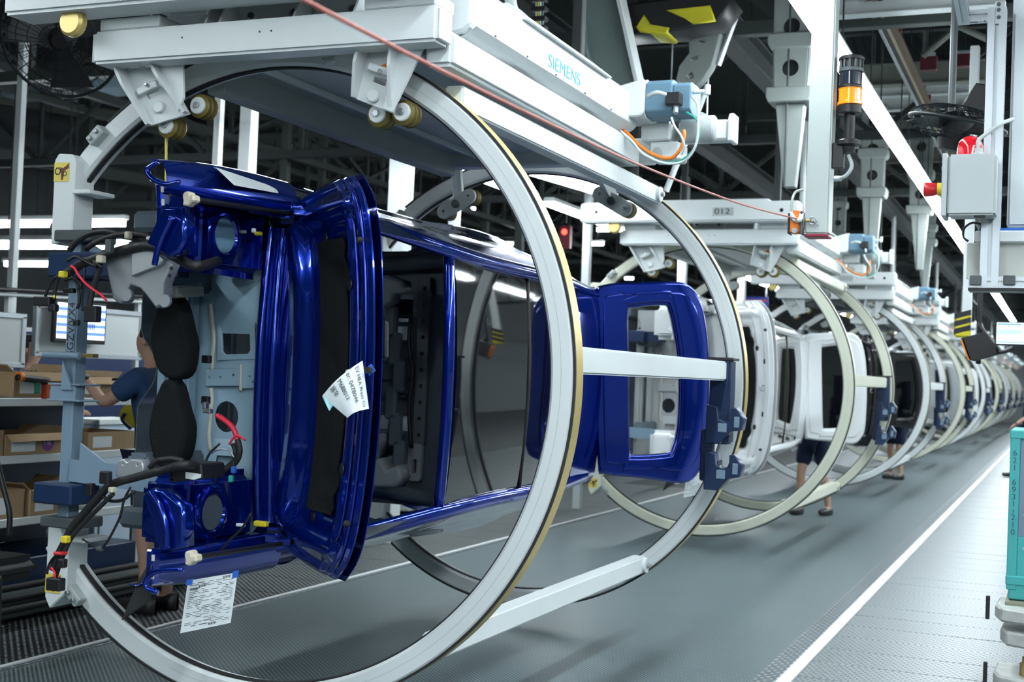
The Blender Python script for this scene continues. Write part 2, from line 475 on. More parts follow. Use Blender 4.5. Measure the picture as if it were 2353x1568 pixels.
def build_cradle():
    t = thing('ring_cradle', '', 'ring cradle', (XC, Y1, ZC-RO))
    for y in (Y1, Y2):
        ring_part(t, y, W_PAINT, GOLD)
        for sg, xs in ((1, -4.165), (-1, -4.10)):
            # closing bracket at the end of the open ring
            zt, zb = (2.46, 2.07) if sg > 0 else (.81, .42)
            tip = (zb-.035) if sg > 0 else (zt+.03)
            if sg > 0: poly = [(xs-.06, zt-.03), (xs-.04, zt), (xs+.04, zt-.005), (xs+.06, zt-.03), (xs+.06, zb+.04), (xs-.03, zb-.02), (xs-.06, zb-.02)]
            else: poly = [(xs-.06, zb+.05), (xs-.03, zb), (xs+.06, zb+.08), (xs+.06, zt-.035), (xs-.06, zt+.02)]
            br = obj('end_bracket', prism(poly, 'y', y-.06, y+.075, .006), W_PAINT, t)
            fz = 2.285 if sg > 0 else .735
            obj('flange_plate', box(xs+.05, xs+.15, y-.062, y+.11, fz-.010, fz+.010, .004), W_PAINT, br)
            a = 134.0*sg
            p = pol(1.372, a-sg*2.5, y-.02)
            d = Vector((-math.sin(math.radians(a)), 0, math.cos(math.radians(a))))
            cl = obj('belt_clamp', bar(p-d*.045, p+d*.045, .05, .055, .005, up=(0, 1, 0)), G_PAINT, t)
            for e in (-.022, .022):
                obj('clamp_bolt', cyl(p+d*e+Vector((0, -.025, 0)), p+d*e+Vector((0, -.045, 0)), .011, 10, .002), STEEL, cl)
            if y == Y1:
                sz = 2.375 if sg > 0 else .535
                stx = xs
                st = obj('warning_sticker', box(stx-.056, stx+.03, y-.0625, y-.060, sz-.043, sz+.043, 0), STICK, br)
                def gear(cx, cz, r):
                    return [(cx+(r*(1.18 if (k//2) % 2 else 1.0))*math.cos(2*PI*k/32), cz+(r*(1.18 if (k//2) % 2 else 1.0))*math.sin(2*PI*k/32)) for k in range(32)]
                Mg = basis((0, y-.0627, 0), (1, 0, 0), (0, 0, 1), (0, -1, 0))
                for gx, gz, gr in ((-.034, .004, .016), (.006, -.008, .011)):
                    obj('gear_print', plate(gear(stx+gx, sz+gz, gr), [circ(stx+gx, sz+gz, gr*.72)], .0005, Mg), INK, st)
                obj('hand_print', plate([(stx+.028, sz+.040), (stx+.028, sz+.016), (stx+.004, sz+.006), (stx-.004, sz-.036), (stx-.012, sz-.038), (stx-.016, sz-.008), (stx-.022, sz+.022), (stx-.004, sz+.018), (stx+.010, sz+.026)], [], .0005, Mg), mat('brown_print', (.16, .05, .02), .6), st)
                obj('side_knob', cyl((xs-.07, y+.0, zt-.33 if sg > 0 else zt-.06), (xs-.1, y+.0, zt-.33 if sg > 0 else zt-.06), .03, 14, .006), DKGREY, br)
    # upright that closes the open side, with arms to the body
    for y in (Y1-.10, Y2+.0):
        po = obj('support_post', box(-4.05, -3.990, y-.03, y+.045, .84, 2.10, .005), STEELB, t)
        obj('post_foot', box(-4.10, -3.90, y-.08, y+.10, .80, .845, .006), DKGREY, po)
        obj('post_head', box(-4.10, -3.90, y-.08, y+.10, 2.05, 2.10, .006), DKGREY, po)
        for z in (1.40, 1.47):
            obj('collar_plate', box(-4.11, -3.93, y-.06, y+.07, z-.05, z-.042, .002), STEELB, po)
        obj('collar_block', box(-4.10, -3.96, y-.055, y+.0, 1.352, 1.418, .004), STEELB, po)
        obj('locating_pin', cyl((-4.13, y-.07, 1.55), (-3.93, y-.07, 1.55), .016, 12, .003), STEELB, po)
        obj('brass_stop', box(-3.955, -3.895, y-.03, y+.01, 1.545, 1.562, .002), mat('brass', (.35, .25, .08), .4, metal=.6), po)
        obj('gusset', prism([(-4.03, 1.40), (-3.97, 1.40), (-4.03, 1.53)], 'y', y-.065, y-.05, .001), STEELB, po)
        for z, dz in ((1.05, -.02), (1.93, .02)):
            am = obj('support_arm', bar((-3.99, y, z), (-3.45, y-.02, z+dz), .07, .085, .006), STEELB if z < 1.5 else NAVY, t)
            obj('arm_gusset', prism([(-3.95, z+.04), (-3.8, z+.04), (-3.95, z+.12)], 'y', y-.02, y-.008, .001), STEELB, am)
        obj('arm_box', box(-4.11, -3.90, y-.12, y+.07, .905, .995, .008), NAVY, t)
        obj('arm_box', box(-4.11, -3.62, y-.10, y+.07, 1.89, 2.0, .008), NAVY, t)
    # tie bars between the two rings
    for nm, x, z, w, h in (('side', -1.775, 1.612, .075, .108), ('low', -2.30, .445, .085, .10), ('top', -2.30, 2.655, .085, .10)):
        y1e = Y2-.02 if nm != 'side' else Y2-.33
        tb = obj('tie_bar', box(x-w/2, x+w/2, Y1+.07, y1e, z-h/2, z+h/2, .008, 2), W_PAINT, t)
        if nm != 'side':
            for yy in (Y2-.06,):
                obj('lug', lathe([(.045, 0), (.045, .02)], (x+w/2, yy, z), (1, 0, 0), 18), W_PAINT, tb)
                obj('lug_bolt', cyl((x+w/2+.02, yy, z), (x+w/2+.04, yy, z), .016, 8, .003), STEEL, tb)
    # dark holder with saddles beside the rear ring
    hy = Y2-.30
    h = obj('holder_post', box(-1.835, -1.715, hy-.03, hy+.10, 1.20, 1.68, .012, 2), NAVY, t)
    obj('holder_cap', box(-1.85, -1.70, hy-.04, hy+.115, 1.672, 1.688, .003), BLACK, h)
    obj('holder_back', box(-1.87, -1.80, hy-.05, hy+.02, .99, 1.28, .01), NAVY, h)
    for z in (1.33, 1.07):
        Mx = basis((0, hy-.12, 0), (1, 0, 0), (0, 0, 1), (0, -1, 0))
        sd = obj('saddle', plate([(-1.83, z-.12), (-1.76, z-.12), (-1.70, z-.05), (-1.64, z-.04), (-1.63, z+.02), (-1.67, z+.075), (-1.69, z+.07), (-1.69, z+.01), (-1.73, z-.01), (-1.77, z+.01), (-1.78, z+.075), (-1.83, z+.085)], [], .09, basis((0, hy+.02, 0), (1, 0, 0), (0, 0, 1), (0, -1, 0)), .006), NAVY, h)
        obj('saddle_pad', box(-1.765, -1.715, hy-.08, hy-.072, z-.06, z-.01, .002), STEELB, sd)
        obj('saddle_pad', box(-1.675, -1.645, hy-.08, hy-.072, z-.03, z+.03, .002), STEELB, sd)
        obj('saddle_arm', box(-1.82, -1.76, hy-.06, hy+.04, z-.10, z+.04, .004), NAVY, sd)
    return t

def roller_bracket(t, pts, y, nrm, rollers, name='roller_bracket', slot=None):
    """pts: outline of the back plate in (x,z); two ribs along its long edges"""
    M = basis((0, y, 0), (1, 0, 0), (0, 0, 1), (0, -1, 0))
    b = obj(name, plate([(p[0], p[1]) for p in pts], [slot] if slot else [], .016, M, .002), W_PAINT, t)
    a0, a1, b1, b0 = pts[0], pts[1], pts[2], pts[3]
    for e0, e1 in ((a0, b0), (a1, b1)):
        e0 = Vector((e0[0], 0, e0[1])); e1 = Vector((e1[0], 0, e1[1]))
        bm = bmesh.new()
        d = (e1-e0).normalized(); s = Vector((d.z, 0, -d.x))*.007
        prof = [(e0, -.018), (e0, -.10), (e0+(e1-e0)*.35, -.10), (e1, -.045), (e1, -.018)]
        lo = [bm.verts.new(p+Vector((0, y+q, 0))-s) for p, q in prof]; hi = [bm.verts.new(p+Vector((0, y+q, 0))+s) for p, q in prof]
        bm.faces.new(lo); bm.faces.new(hi[::-1])
        for i in range(5): bm.faces.new((lo[i], hi[i], hi[(i+1) % 5], lo[(i+1) % 5]))
        obj('bracket_rib', bm_mesh(bm), W_PAINT, b)
    fl = obj('bracket_flange', box(min(a0[0], a1[0])-.02, max(a0[0], a1[0])+.02, y-.12, y+.03, max(a0[1], a1[1])-.006, max(a0[1], a1[1])+.008, .002), W_PAINT, b)
    for fx in (.3, .7):
        xx = a0[0]+(a1[0]-a0[0])*fx
        obj('flange_bolt', cyl((xx, y-.06, max(a0[1], a1[1])-.02), (xx, y-.06, max(a0[1], a1[1])-.006), .010, 8, .002), STEEL, b)
    return b

def roller(parent, c, r=.052, L=.085, paint=None):
    x, y, z = c
    o = obj('roller', lathe([(.0, 0), (r*.8, 0), (r, .008), (r, .022), (r*.86, .026), (r*.86, .034), (r, .038), (r, L-.03), (r*.86, L-.026), (r*.86, L-.018), (r, L-.014), (r*.85, L), (0, L)], (x, y, z), (0, 1, 0), 20), mat('roller_yellow', (.16, .12, .02), .45, var=.4, scale=30), parent)
    obj('roller_cap', cyl((x, y-.012, z), (x, y+.004, z), r*.72, 18, .004), W_PAINT, o)
    obj('axle_nut', cyl((x, y-.022, z), (x, y-.010, z), .014, 8, .002), STEEL, o)
    return o

def build_overhead():
    t = thing('overhead_carrier', '', 'carrier', (-3.1, 5.9, 3.2))
    fb = obj('front_beam', box(-3.865, -2.225, 4.42, 4.545, 2.802, 2.942, .012, 2), W_PAINT, t)
    obj('beam_end_cap', box(-2.225, -2.215, 4.43, 4.535, 2.812, 2.932, .003), W_PAINT, fb)
    obj('beam_end_cap', box(-3.875, -3.865, 4.43, 4.535, 2.812, 2.932, .003), W_PAINT, fb)
    for x in (-3.02, -2.965, -3.40):
        obj('tapped_hole', cyl((x, 4.4195, 2.886), (x, 4.424, 2.886), .0045, 8), BLACK, fb)
    for x0, x1 in ((-3.84, -3.53), (-2.55, -2.24)):
        obj('spacer_plate', box(x0, x1, 4.43, 4.60, 2.944, 2.994, .005), W_PAINT, t)
    ub = obj('upper_beam', box(-4.22, -2.18, 4.26, 4.44, 2.995, 3.175, .014, 2), W_PAINT, t)
    obj('number_plate', box(-2.95, -2.76, 4.257, 4.26, 3.045, 3.12, .001), G_PAINT, ub)
    for x in (-4.06, -2.33):
        obj('key_hole', cyl((x, 4.2585, 3.09), (x, 4.262, 3.09), .018, 12), BLACK, ub)
    # web with slotted holes and gussets above the front beam
    M = basis((0, 4.62, 0), (1, 0, 0), (0, 0, 1), (0, -1, 0))
    web = obj('web_plate', plate([(-3.55, 2.93), (-2.52, 2.93), (-2.52, 3.13), (-3.35, 3.13), (-3.40, 3.06)], [rrect(x-.028, x+.028, 2.995, 3.025, .014) for x in (-3.19, -2.98, -2.70)], .014, M), W_PAINT, t)
    for x in (-3.33, -3.26, -2.90, -2.62):
        obj('web_gusset', prism([(4.62, 2.945), (4.47, 2.945), (4.56, 3.12), (4.62, 3.12)], 'x', x-.006, x+.006, .001), W_PAINT, web)
    for x in (-3.185, -2.972):
        obj('slot_bolt', cyl((x, 4.60, 3.01), (x, 4.585, 3.01), .014, 8, .002), DKGREY, web)
    obj('sloping_gusset', prism([(-3.50, 2.99), (-3.32, 2.99), (-3.22, 3.12), (-3.50, 3.12)], 'y', 4.46, 4.475, .002), W_PAINT, t)
    # deck between rails
    obj('deck_plate', box(-3.46, -2.33, 4.84, 7.15, 2.862, 2.895, .004), G_PAINT, t)
    obj('side_rail', box(-3.56, -3.46, 4.82, 7.22, 2.742, 2.905, .008), G_PAINT, t)
    obj('side_rail', box(-2.335, -2.215, 4.545, 6.92, 2.735, 2.872, .016, 2), W_PAINT, t)
    obj('stiffener', box(-3.30, -3.27, 4.86, 7.13, 2.835, 2.861, .002), W_PAINT, t)
    obj('rear_cross_beam', box(-3.56, -2.20, 7.16, 7.28, 2.79, 2.93, .01), W_PAINT, t)
    for x in (-3.60, -2.42):
        obj('rear_bearer', box(x, x+.16, 7.28, 7.50, 2.84, 2.94, .008), W_PAINT, t)
    # enclosed trolley body with bulging lower skirt
    body = obj('trolley_body', prism([(-2.195, 2.925), (-2.195, 3.085), (-2.26, 3.14), (-3.20, 3.14), (-3.20, 2.93), (-2.42, 2.905), (-2.32, 2.885), (-2.23, 2.90)], 'y', 4.66, 6.85, .012), W_PAINT, t)
    obj('skirt', sheet(lambda u, v: Vector((-2.19-.16*v-.02*math.sin(PI*v), 4.70+2.12*u, 2.93-.052*math.sin(PI*v*.9)-.012*math.sin(5*PI*u)*math.sin(PI*v))), 30, 8, .004), W_PAINT, t)
    obj('trim_lip', prism([(-2.175, 3.085), (-2.175, 3.092), (-2.27, 3.165), (-2.30, 3.165), (-2.30, 3.155), (-2.20, 3.085)], 'y', 5.19, 6.34, .002), W_PAINT, body)
    for y in (4.9, 5.25, 5.6, 6.0, 6.4):
        obj('rivet', cyl((-2.196, y, 2.936), (-2.190, y, 2.936), .006, 8), DKGREY, body)
    cf = obj('cable_conduit', tube([(-2.33, 6.33, 3.17), (-2.34, 5.9, 3.18), (-2.36, 5.55, 3.2), (-2.36, 5.42, 3.25), (-2.36, 5.38, 3.6), (-2.36, 5.38, 4.1)], .028, 10), G_PAINT, t)
    # drive: white gear block, blue grey motor, cables
    P = lambda px, py, Y: at(px, py, Y=Y)
    a = P(1405, 228, 6.86); c = P(1475, 300, 6.86)
    obj('gear_block', prism([(-2.38, 2.96), (-2.38, 3.10), (-2.115, 3.165), (-2.115, 2.98), (-2.13, 2.96)], 'y', 6.70, 6.98, .008), W_PAINT, t)
    oc = lambda r, rz, cz: [(6.84+r*k, cz+rz*j) for k, j in ((-1, -.75), (-.6, -1), (.6, -1), (1, -.75), (1, .75), (.6, 1), (-.6, 1), (-1, .75))]
    mo = obj('motor', prism(oc(.12, .10, 3.065), 'x', -2.113, -1.965, .006), MOTOR, t)
    obj('motor_rear', prism(oc(.105, .088, 3.06), 'x', -1.965, -1.865, .006), MOTOR, mo)
    obj('motor_flange', prism(oc(.125, .106, 3.065), 'x', -2.125, -2.113, .003), W_PAINT, mo)
    obj('plug', box(-1.985, -1.90, 6.66, 6.72, 3.005, 3.075, .008), BLACK, mo)
    obj('hose_elbow', tube([(-1.98, 6.66, 3.06), (-2.02, 6.62, 3.065), (-2.07, 6.63, 3.05)], .012, 8), G_PAINT, mo)
    obj('gland', cyl((-1.93, 6.69, 3.005), (-1.925, 6.67, 2.96), .014, 10, .002), ALU, mo)
    obj('sensor', cyl((-1.865, 6.8, 3.10), (-1.79, 6.8, 3.10), .012, 10, .002), W_PAINT, mo)
    obj('sensor_head', cyl((-1.79, 6.8, 3.08), (-1.79, 6.8, 3.135), .016, 10, .003), W_PAINT, mo)
    hs = obj('wheel_housing', box(-2.02, -1.735, 7.06, 7.18, 2.885, 3.00, .012), W_PAINT, t)
    obj('housing_cheek', prism([(7.02, 2.87), (7.02, 2.99), (7.05, 3.03), (7.16, 3.03), (7.16, 2.87)], 'x', -1.73, -1.70, .006), W_PAINT, hs)
    obj('friction_wheel', cyl((-1.99, 7.04, 2.945), (-1.80, 7.045, 2.945), .075, 24, .01), G_PAINT, hs)
    obj('wheel_disc', lathe([(0, 0), (.085, 0), (.085, .02), (.03, .03), (0, .03)], (-1.90, 7.05, 2.955), (0, -1, 0), 24), G_PAINT, hs)
    blk = obj('bearing_block', box(-2.14, -1.97, 6.92, 7.10, 2.76, 2.86, .01), W_PAINT, t)
    obj('bearing_cap', lathe([(0, 0), (.03, 0), (.03, .008), (.02, .01), (0, .01)], (-2.09, 6.92, 2.80), (0, -1, 0), 16), G_PAINT, blk)
    obj('bearing_block', box(-2.20, -2.03, 6.94, 7.12, 2.87, 2.97, .01), W_PAINT, t)
    obj('rail_end_block', box(-2.335, -2.215, 6.92, 6.98, 2.735, 2.872, .004), W_PAINT, t)
    def cable(nm, m, r, pts): obj(nm, tube([P(*p) for p in pts], r, 8), m, t)
    cable('power_cable', ORANGE, .0095, [(1412, 290, 6.75), (1440, 305, 6.72), (1470, 335, 6.70), (1505, 357, 6.68), (1540, 364, 6.66), (1562, 345, 6.66), (1572, 315, 6.68), (1571, 300, 6.70)])
    cable('earth_cable', mat('green_cable', (.03, .42, .32), .5), .005, [(1412, 292, 6.73), (1440, 315, 6.70), (1475, 350, 6.68), (1520, 372, 6.66), (1560, 370, 6.64), (1590, 348, 6.62), (1607, 310, 6.62), (1600, 275, 6.64), (1578, 258, 6.68)])
    cable('signal_cable', W_PAINT, .007, [(1410, 288, 6.71), (1450, 322, 6.69), (1480, 355, 6.67), (1530, 376, 6.64), (1575, 368, 6.62), (1600, 330, 6.60), (1605, 270, 6.60), (1603, 240, 6.62), (1590, 222, 6.66)])
    cable('signal_cable', W_PAINT, .006, [(1543, 270, 6.64), (1550, 290, 6.62), (1565, 312, 6.62), (1572, 335, 6.63), (1566, 355, 6.65)])
    # roller brackets gripping the front ring from inside
    yb = 4.585
    XZ = lambda px, py, Y=yb: (at(px, py, Y=Y).x, at(px, py, Y=Y).z)
    L = [XZ(293, 158), XZ(375, 153), XZ(437, 262), XZ(352, 290)]
    b = roller_bracket(t, [L[0], (L[1][0], L[0][1]), L[2], L[3]], yb, 0, None, slot=[XZ(*p) for p in ((340, 218), (368, 205), (374, 218), (348, 232))])
    obj('side_plate', prism([XZ(378, 154), XZ(436, 152), XZ(438, 228), XZ(425, 262)], 'y', yb-.05, yb-.035, .002), W_PAINT, b)
    q = at(368, 247, Y=yb-.02)
    obj('pivot_cap', cyl(q+Vector((0, -.018, 0)), q, .026, 18, .004), W_PAINT, b)
    obj('stop_bar', bar(at(318, 212, Y=yb-.05), at(362, 192, Y=yb-.05), .02, .03, .003), W_PAINT, b)
    obj('stop_screw', cyl(at(333, 193, Y=yb-.08), at(345, 200, Y=yb-.05), .008, 8, .002), STEEL, b)
    for px, py in ((383, 289), (456, 243)):
        p = at(px, py, Y=yb+.03); roller(b, p)
    Rr = [XZ(852, 118), XZ(925, 110), XZ(908, 262), XZ(822, 228)]
    b = roller_bracket(t, [(Rr[0][0], Rr[1][1]), Rr[1], Rr[2], Rr[3]], yb, 0, None, slot=[XZ(*p) for p in ((864, 176), (895, 185), (890, 202), (860, 190))])
    obj('side_plate', prism([XZ(926, 108), XZ(985, 118), XZ(914, 264), XZ(893, 255)], 'y', yb-.05, yb-.035, .002), W_PAINT, b)
    q = at(860, 222, Y=yb-.02)
    obj('pivot_cap', cyl(q+Vector((0, -.018, 0)), q, .026, 18, .004), W_PAINT, b)
    obj('stop_bar', bar(at(848, 152, Y=yb-.05), at(895, 168, Y=yb-.05), .02, .03, .003), W_PAINT, b)
    obj('stop_screw', cyl(at(872, 164, Y=yb-.10), at(872, 164, Y=yb-.06), .010, 8, .002), STEEL, b)
    obj('rubber_buffer', cyl(at(875, 162, Y=yb-.02), at(900, 152, Y=yb-.02), .018, 12, .004), ORANGE, b)
    roller(b, at(925, 258, Y=yb+.03)); roller(b, at(868, 262, Y=yb+.03))
    obj('hook_tab', prism([XZ(745, 133, 4.6), XZ(775, 131, 4.6), XZ(772, 142, 4.6), XZ(761, 150, 4.6), XZ(757, 144, 4.6), XZ(746, 146, 4.6)], 'y', 4.58, 4.60, .001), G_PAINT, t)
    # roller plates gripping the rear ring
    for (p0, p1) in (((1022, 487), (1079, 452)), ((1380, 447), (1436, 480))):
        y = Y2-.03
        a = at(*p0, Y=y); c = at(*p1, Y=y); d = (c-a); L2 = d.length; ang = math.atan2(d.z, d.x)
        pts = [(L2+.045*math.cos(k), .045*math.sin(k)) for k in [(-PI/2+PI*i/8) for i in range(9)]]+[(.045*math.cos(k), .045*math.sin(k)) for k in [(PI/2+PI*i/8) for i in range(9)]]
        ex = (math.cos(ang), 0, math.sin(ang)); ez = (-math.sin(ang), 0, math.cos(ang))
        pl = obj('roller_plate', plate(pts, [circ(0, 0, .012, 10), circ(L2, 0, .012, 10)], .018, basis(a, ex, ez, (0, -1, 0)), .003), G_PAINT, t)
        m = (a+c)/2
        obj('plate_pivot', cyl(m+Vector((0, -.04, 0)), m+Vector((0, -.015, 0)), .026, 16, .004), DKGREY, pl)
        for e in (a, c): roller(pl, e+Vector((0, .02, 0)), .05, .08)
        obj('plate_hanger', bar(m+Vector((0, .03, 0)), Vector((m.x+(.02 if m.x < -3 else -.1), Y2-.11, 2.86)), .06, .05, .004), W_PAINT, pl)
    # hanging wheel under the upper beam end, struts to the track
    obj('guide_wheel', lathe([(0, 0), (.05, 0), (.062, .012), (.062, .04), (.05, .05), (0, .05)], (-3.90, 4.31, 2.96), (0, 1, 0), 24), GOLD, ub)
    for x in (-3.9, -2.5):
        obj('hanger_strut', bar((x, 4.9, 3.14), (x, 4.9, 4.2), .06, .06, .006), DSTEEL, t)
        obj('hanger_strut', bar((x, 6.7, 3.10), (x, 6.7, 4.2), .06, .06, .006), DSTEEL, t)
    obj('upper_deck', box(-3.95, -2.45, 4.3, 6.85, 3.142, 3.20, .01), W_PAINT, t)
    return t

CR0 = build_cradle(); OV0 = build_overhead()
ordinal = ['nearest', 'second', 'third', 'fourth', 'fifth', 'sixth', 'seventh', 'eighth', 'ninth']
holds = ['the dark blue car body', 'the white car body behind the blue one', 'the black car body', 'the silver car body', 'the fifth car body in the row', 'the sixth car body in the row', 'the seventh car body in the row', 'the eighth car body in the row', 'the farthest car body']
def repaint(o, mp):
    for ch in o.children:
        if ch.type == 'MESH' and ch.data.materials and ch.data.materials[0] in mp:
            ch.material_slots[0].link = 'OBJECT'; ch.material_slots[0].material = mp[ch.data.materials[0]]
        repaint(ch, mp)
CRADLES = []; CARRIERS = []
for k in range(9):
    c = CR0 if k == 0 else clone(CR0); o = OV0 if k == 0 else clone(OV0)
    c.location.y += PITCH*k; o.location.y += PITCH*k
    c['label'] = 'pair of large %s C-shaped rings around %s' % ('white' if k % 2 == 0 else 'ivory', holds[k]); c['group'] = 'ring cradles on the line'
    o['label'] = ['white overhead carrier with light blue lettering above the dark blue car body', 'white overhead carrier with number plate 012 above the white car body'][k] if k < 2 else 'white overhead carrier above %s, %s from the front' % (holds[k], ordinal[k])
    o['group'] = 'overhead carriers on the line'
    if k % 2: repaint(c, {W_PAINT: I_PAINT, GOLD: I_PAINT})
    CRADLES.append(c); CARRIERS.append(o)
pf = Y1-.10-.03
me_ = text_mesh('GGZV/VX4', .052, .0004, basis((-4.003, pf-.0006, 1.535), (0, 0, 1), (-1, 0, 0), (0, -1, 0)))
obj('painted_mark', me_, INK, CR0)
obj('mark_line', box(-3.999, -3.997, pf-.0010, pf, 1.53, 1.77, 0), INK, CR0)
LET_CY = mat('cyan_lettering', (.02, .33, .46), .5, var=0)
text_plane('SIEMENS', (-2.1935, 5.50, 2.955), (0, 1, 0), (0, 0, 1), .060, LET_CY, OV0, 'lettering', sx=1.35)
o12 = CARRIERS[1]
WORLD[o12.name] = Matrix.Translation(o12.location)
text_plane('012', (-2.935, 4.2565+PITCH, 3.06), (1, 0, 0), (0, 0, 1), .05, INK, o12, 'number', sx=1.35)
# ------------------------------------------------------------------ car bodies (lying on their side, front towards the camera)
X0, YF, Z0 = -4.15, 3.9, 1.5
CAR_ROT = (0, PI/2, 0)
def LP(px, py, Y=None, X=None):
    p = at(px, py, Y=Y, X=X)
    return Vector((-(p.z-Z0), p.y-YF, p.x-X0))
def on_plane(px, py, P0, N):
    """local point where the view line through (px,py) meets a plane given in local coordinates"""
    a = LP(px, py, Y=3.0); b = LP(px, py, Y=6.0); d = b-a
    return a+d*((P0-a).dot(N)/d.dot(N))
def ridge(t, c, w): return max(0., 1-((t-c)/w)**2)**1.5
def sstep(a, b, t):
    t = min(1., max(0., (t-a)/(b-a))); return t*t*(3-2*t)

# opened bonnet
HB, HF = Vector((0, 1.02, 1.07)), Vector((0, .35, 1.80))
HT = (HF-HB); HL = HT.length; HT = HT/HL
HN = Vector((0, HT.z*-1, HT.y))          # towards the front of the car
def hood_xy(u, v):
    au = min(1., abs(u)); s0 = -.15*au**3; s1 = HL-.10*au**2-.16*au**9
    s = s0+v*(s1-s0)
    x = (.80-.05*(1-v)**2-.02*v*v)*u
    return x, s
def hood_h(u, v):
    au = abs(u)
    h = .085*sstep(.0, .10, v)*(1-sstep(.18, .29, v))*(1-sstep(.78, .95, au))
    h = max(h, .030*ridge(v, .80, .07), .024*ridge(v, .91, .035), .012)
    h = max(h, .045*ridge(au, .86, .09)*sstep(.05, .2, v)*(1-sstep(.85, .95, v)))
    if v > .97 or au > .985: h = .002
    h -= .02*ridge(v, .55, .18)*(1-sstep(.55, .75, au))
    for pu in (-.68, .68, -.52, .52):
        h -= .02*max(0., 1-((u-pu)/.07)**2-((v-.64)/.16)**2)
    return h
def hood_p(u, v, off=0.):
    x, s = hood_xy(u, v)
    bow = .03*(1-u*u)-.02
    return HB+HT*s+HN*(hood_h(u, v)+off-bow)+Vector((x-.012, 0, 0))

# opened tailgate
TB = Vector((0, 4.0, 1.42)); TT = Vector((0, .28, .66)).normalized(); TN = Vector((0, -TT.z, TT.y))
def tail_xy(px, py):
    p = on_plane(px, py, TB, TN); return (p.x, (p-TB).dot(TT))
T_OUT = [tail_xy(*p) for p in [(1376, 690), (1390, 662), (1460, 657), (1545, 655), (1578, 662), (1602, 690), (1618, 760), (1624, 880), (1617, 1030), (1602, 1078), (1568, 1103), (1480, 1092), (1395, 1083), (1380, 1060), (1374, 880)]]
T_WIN = [tail_xy(*p) for p in [(1437, 712), (1450, 697), (1525, 690), (1542, 705), (1556, 770), (1566, 860), (1563, 980), (1550, 1035), (1535, 1052), (1450, 1057), (1441, 1040), (1438, 880)]]
MT = basis(TB, (1, 0, 0), TT, Vector((1, 0, 0)).cross(TT))
def smooth2(poly, n=4):
    return [(p.x, p.y) for p in spline([(a, b, 0) for a, b in poly], n, True)]

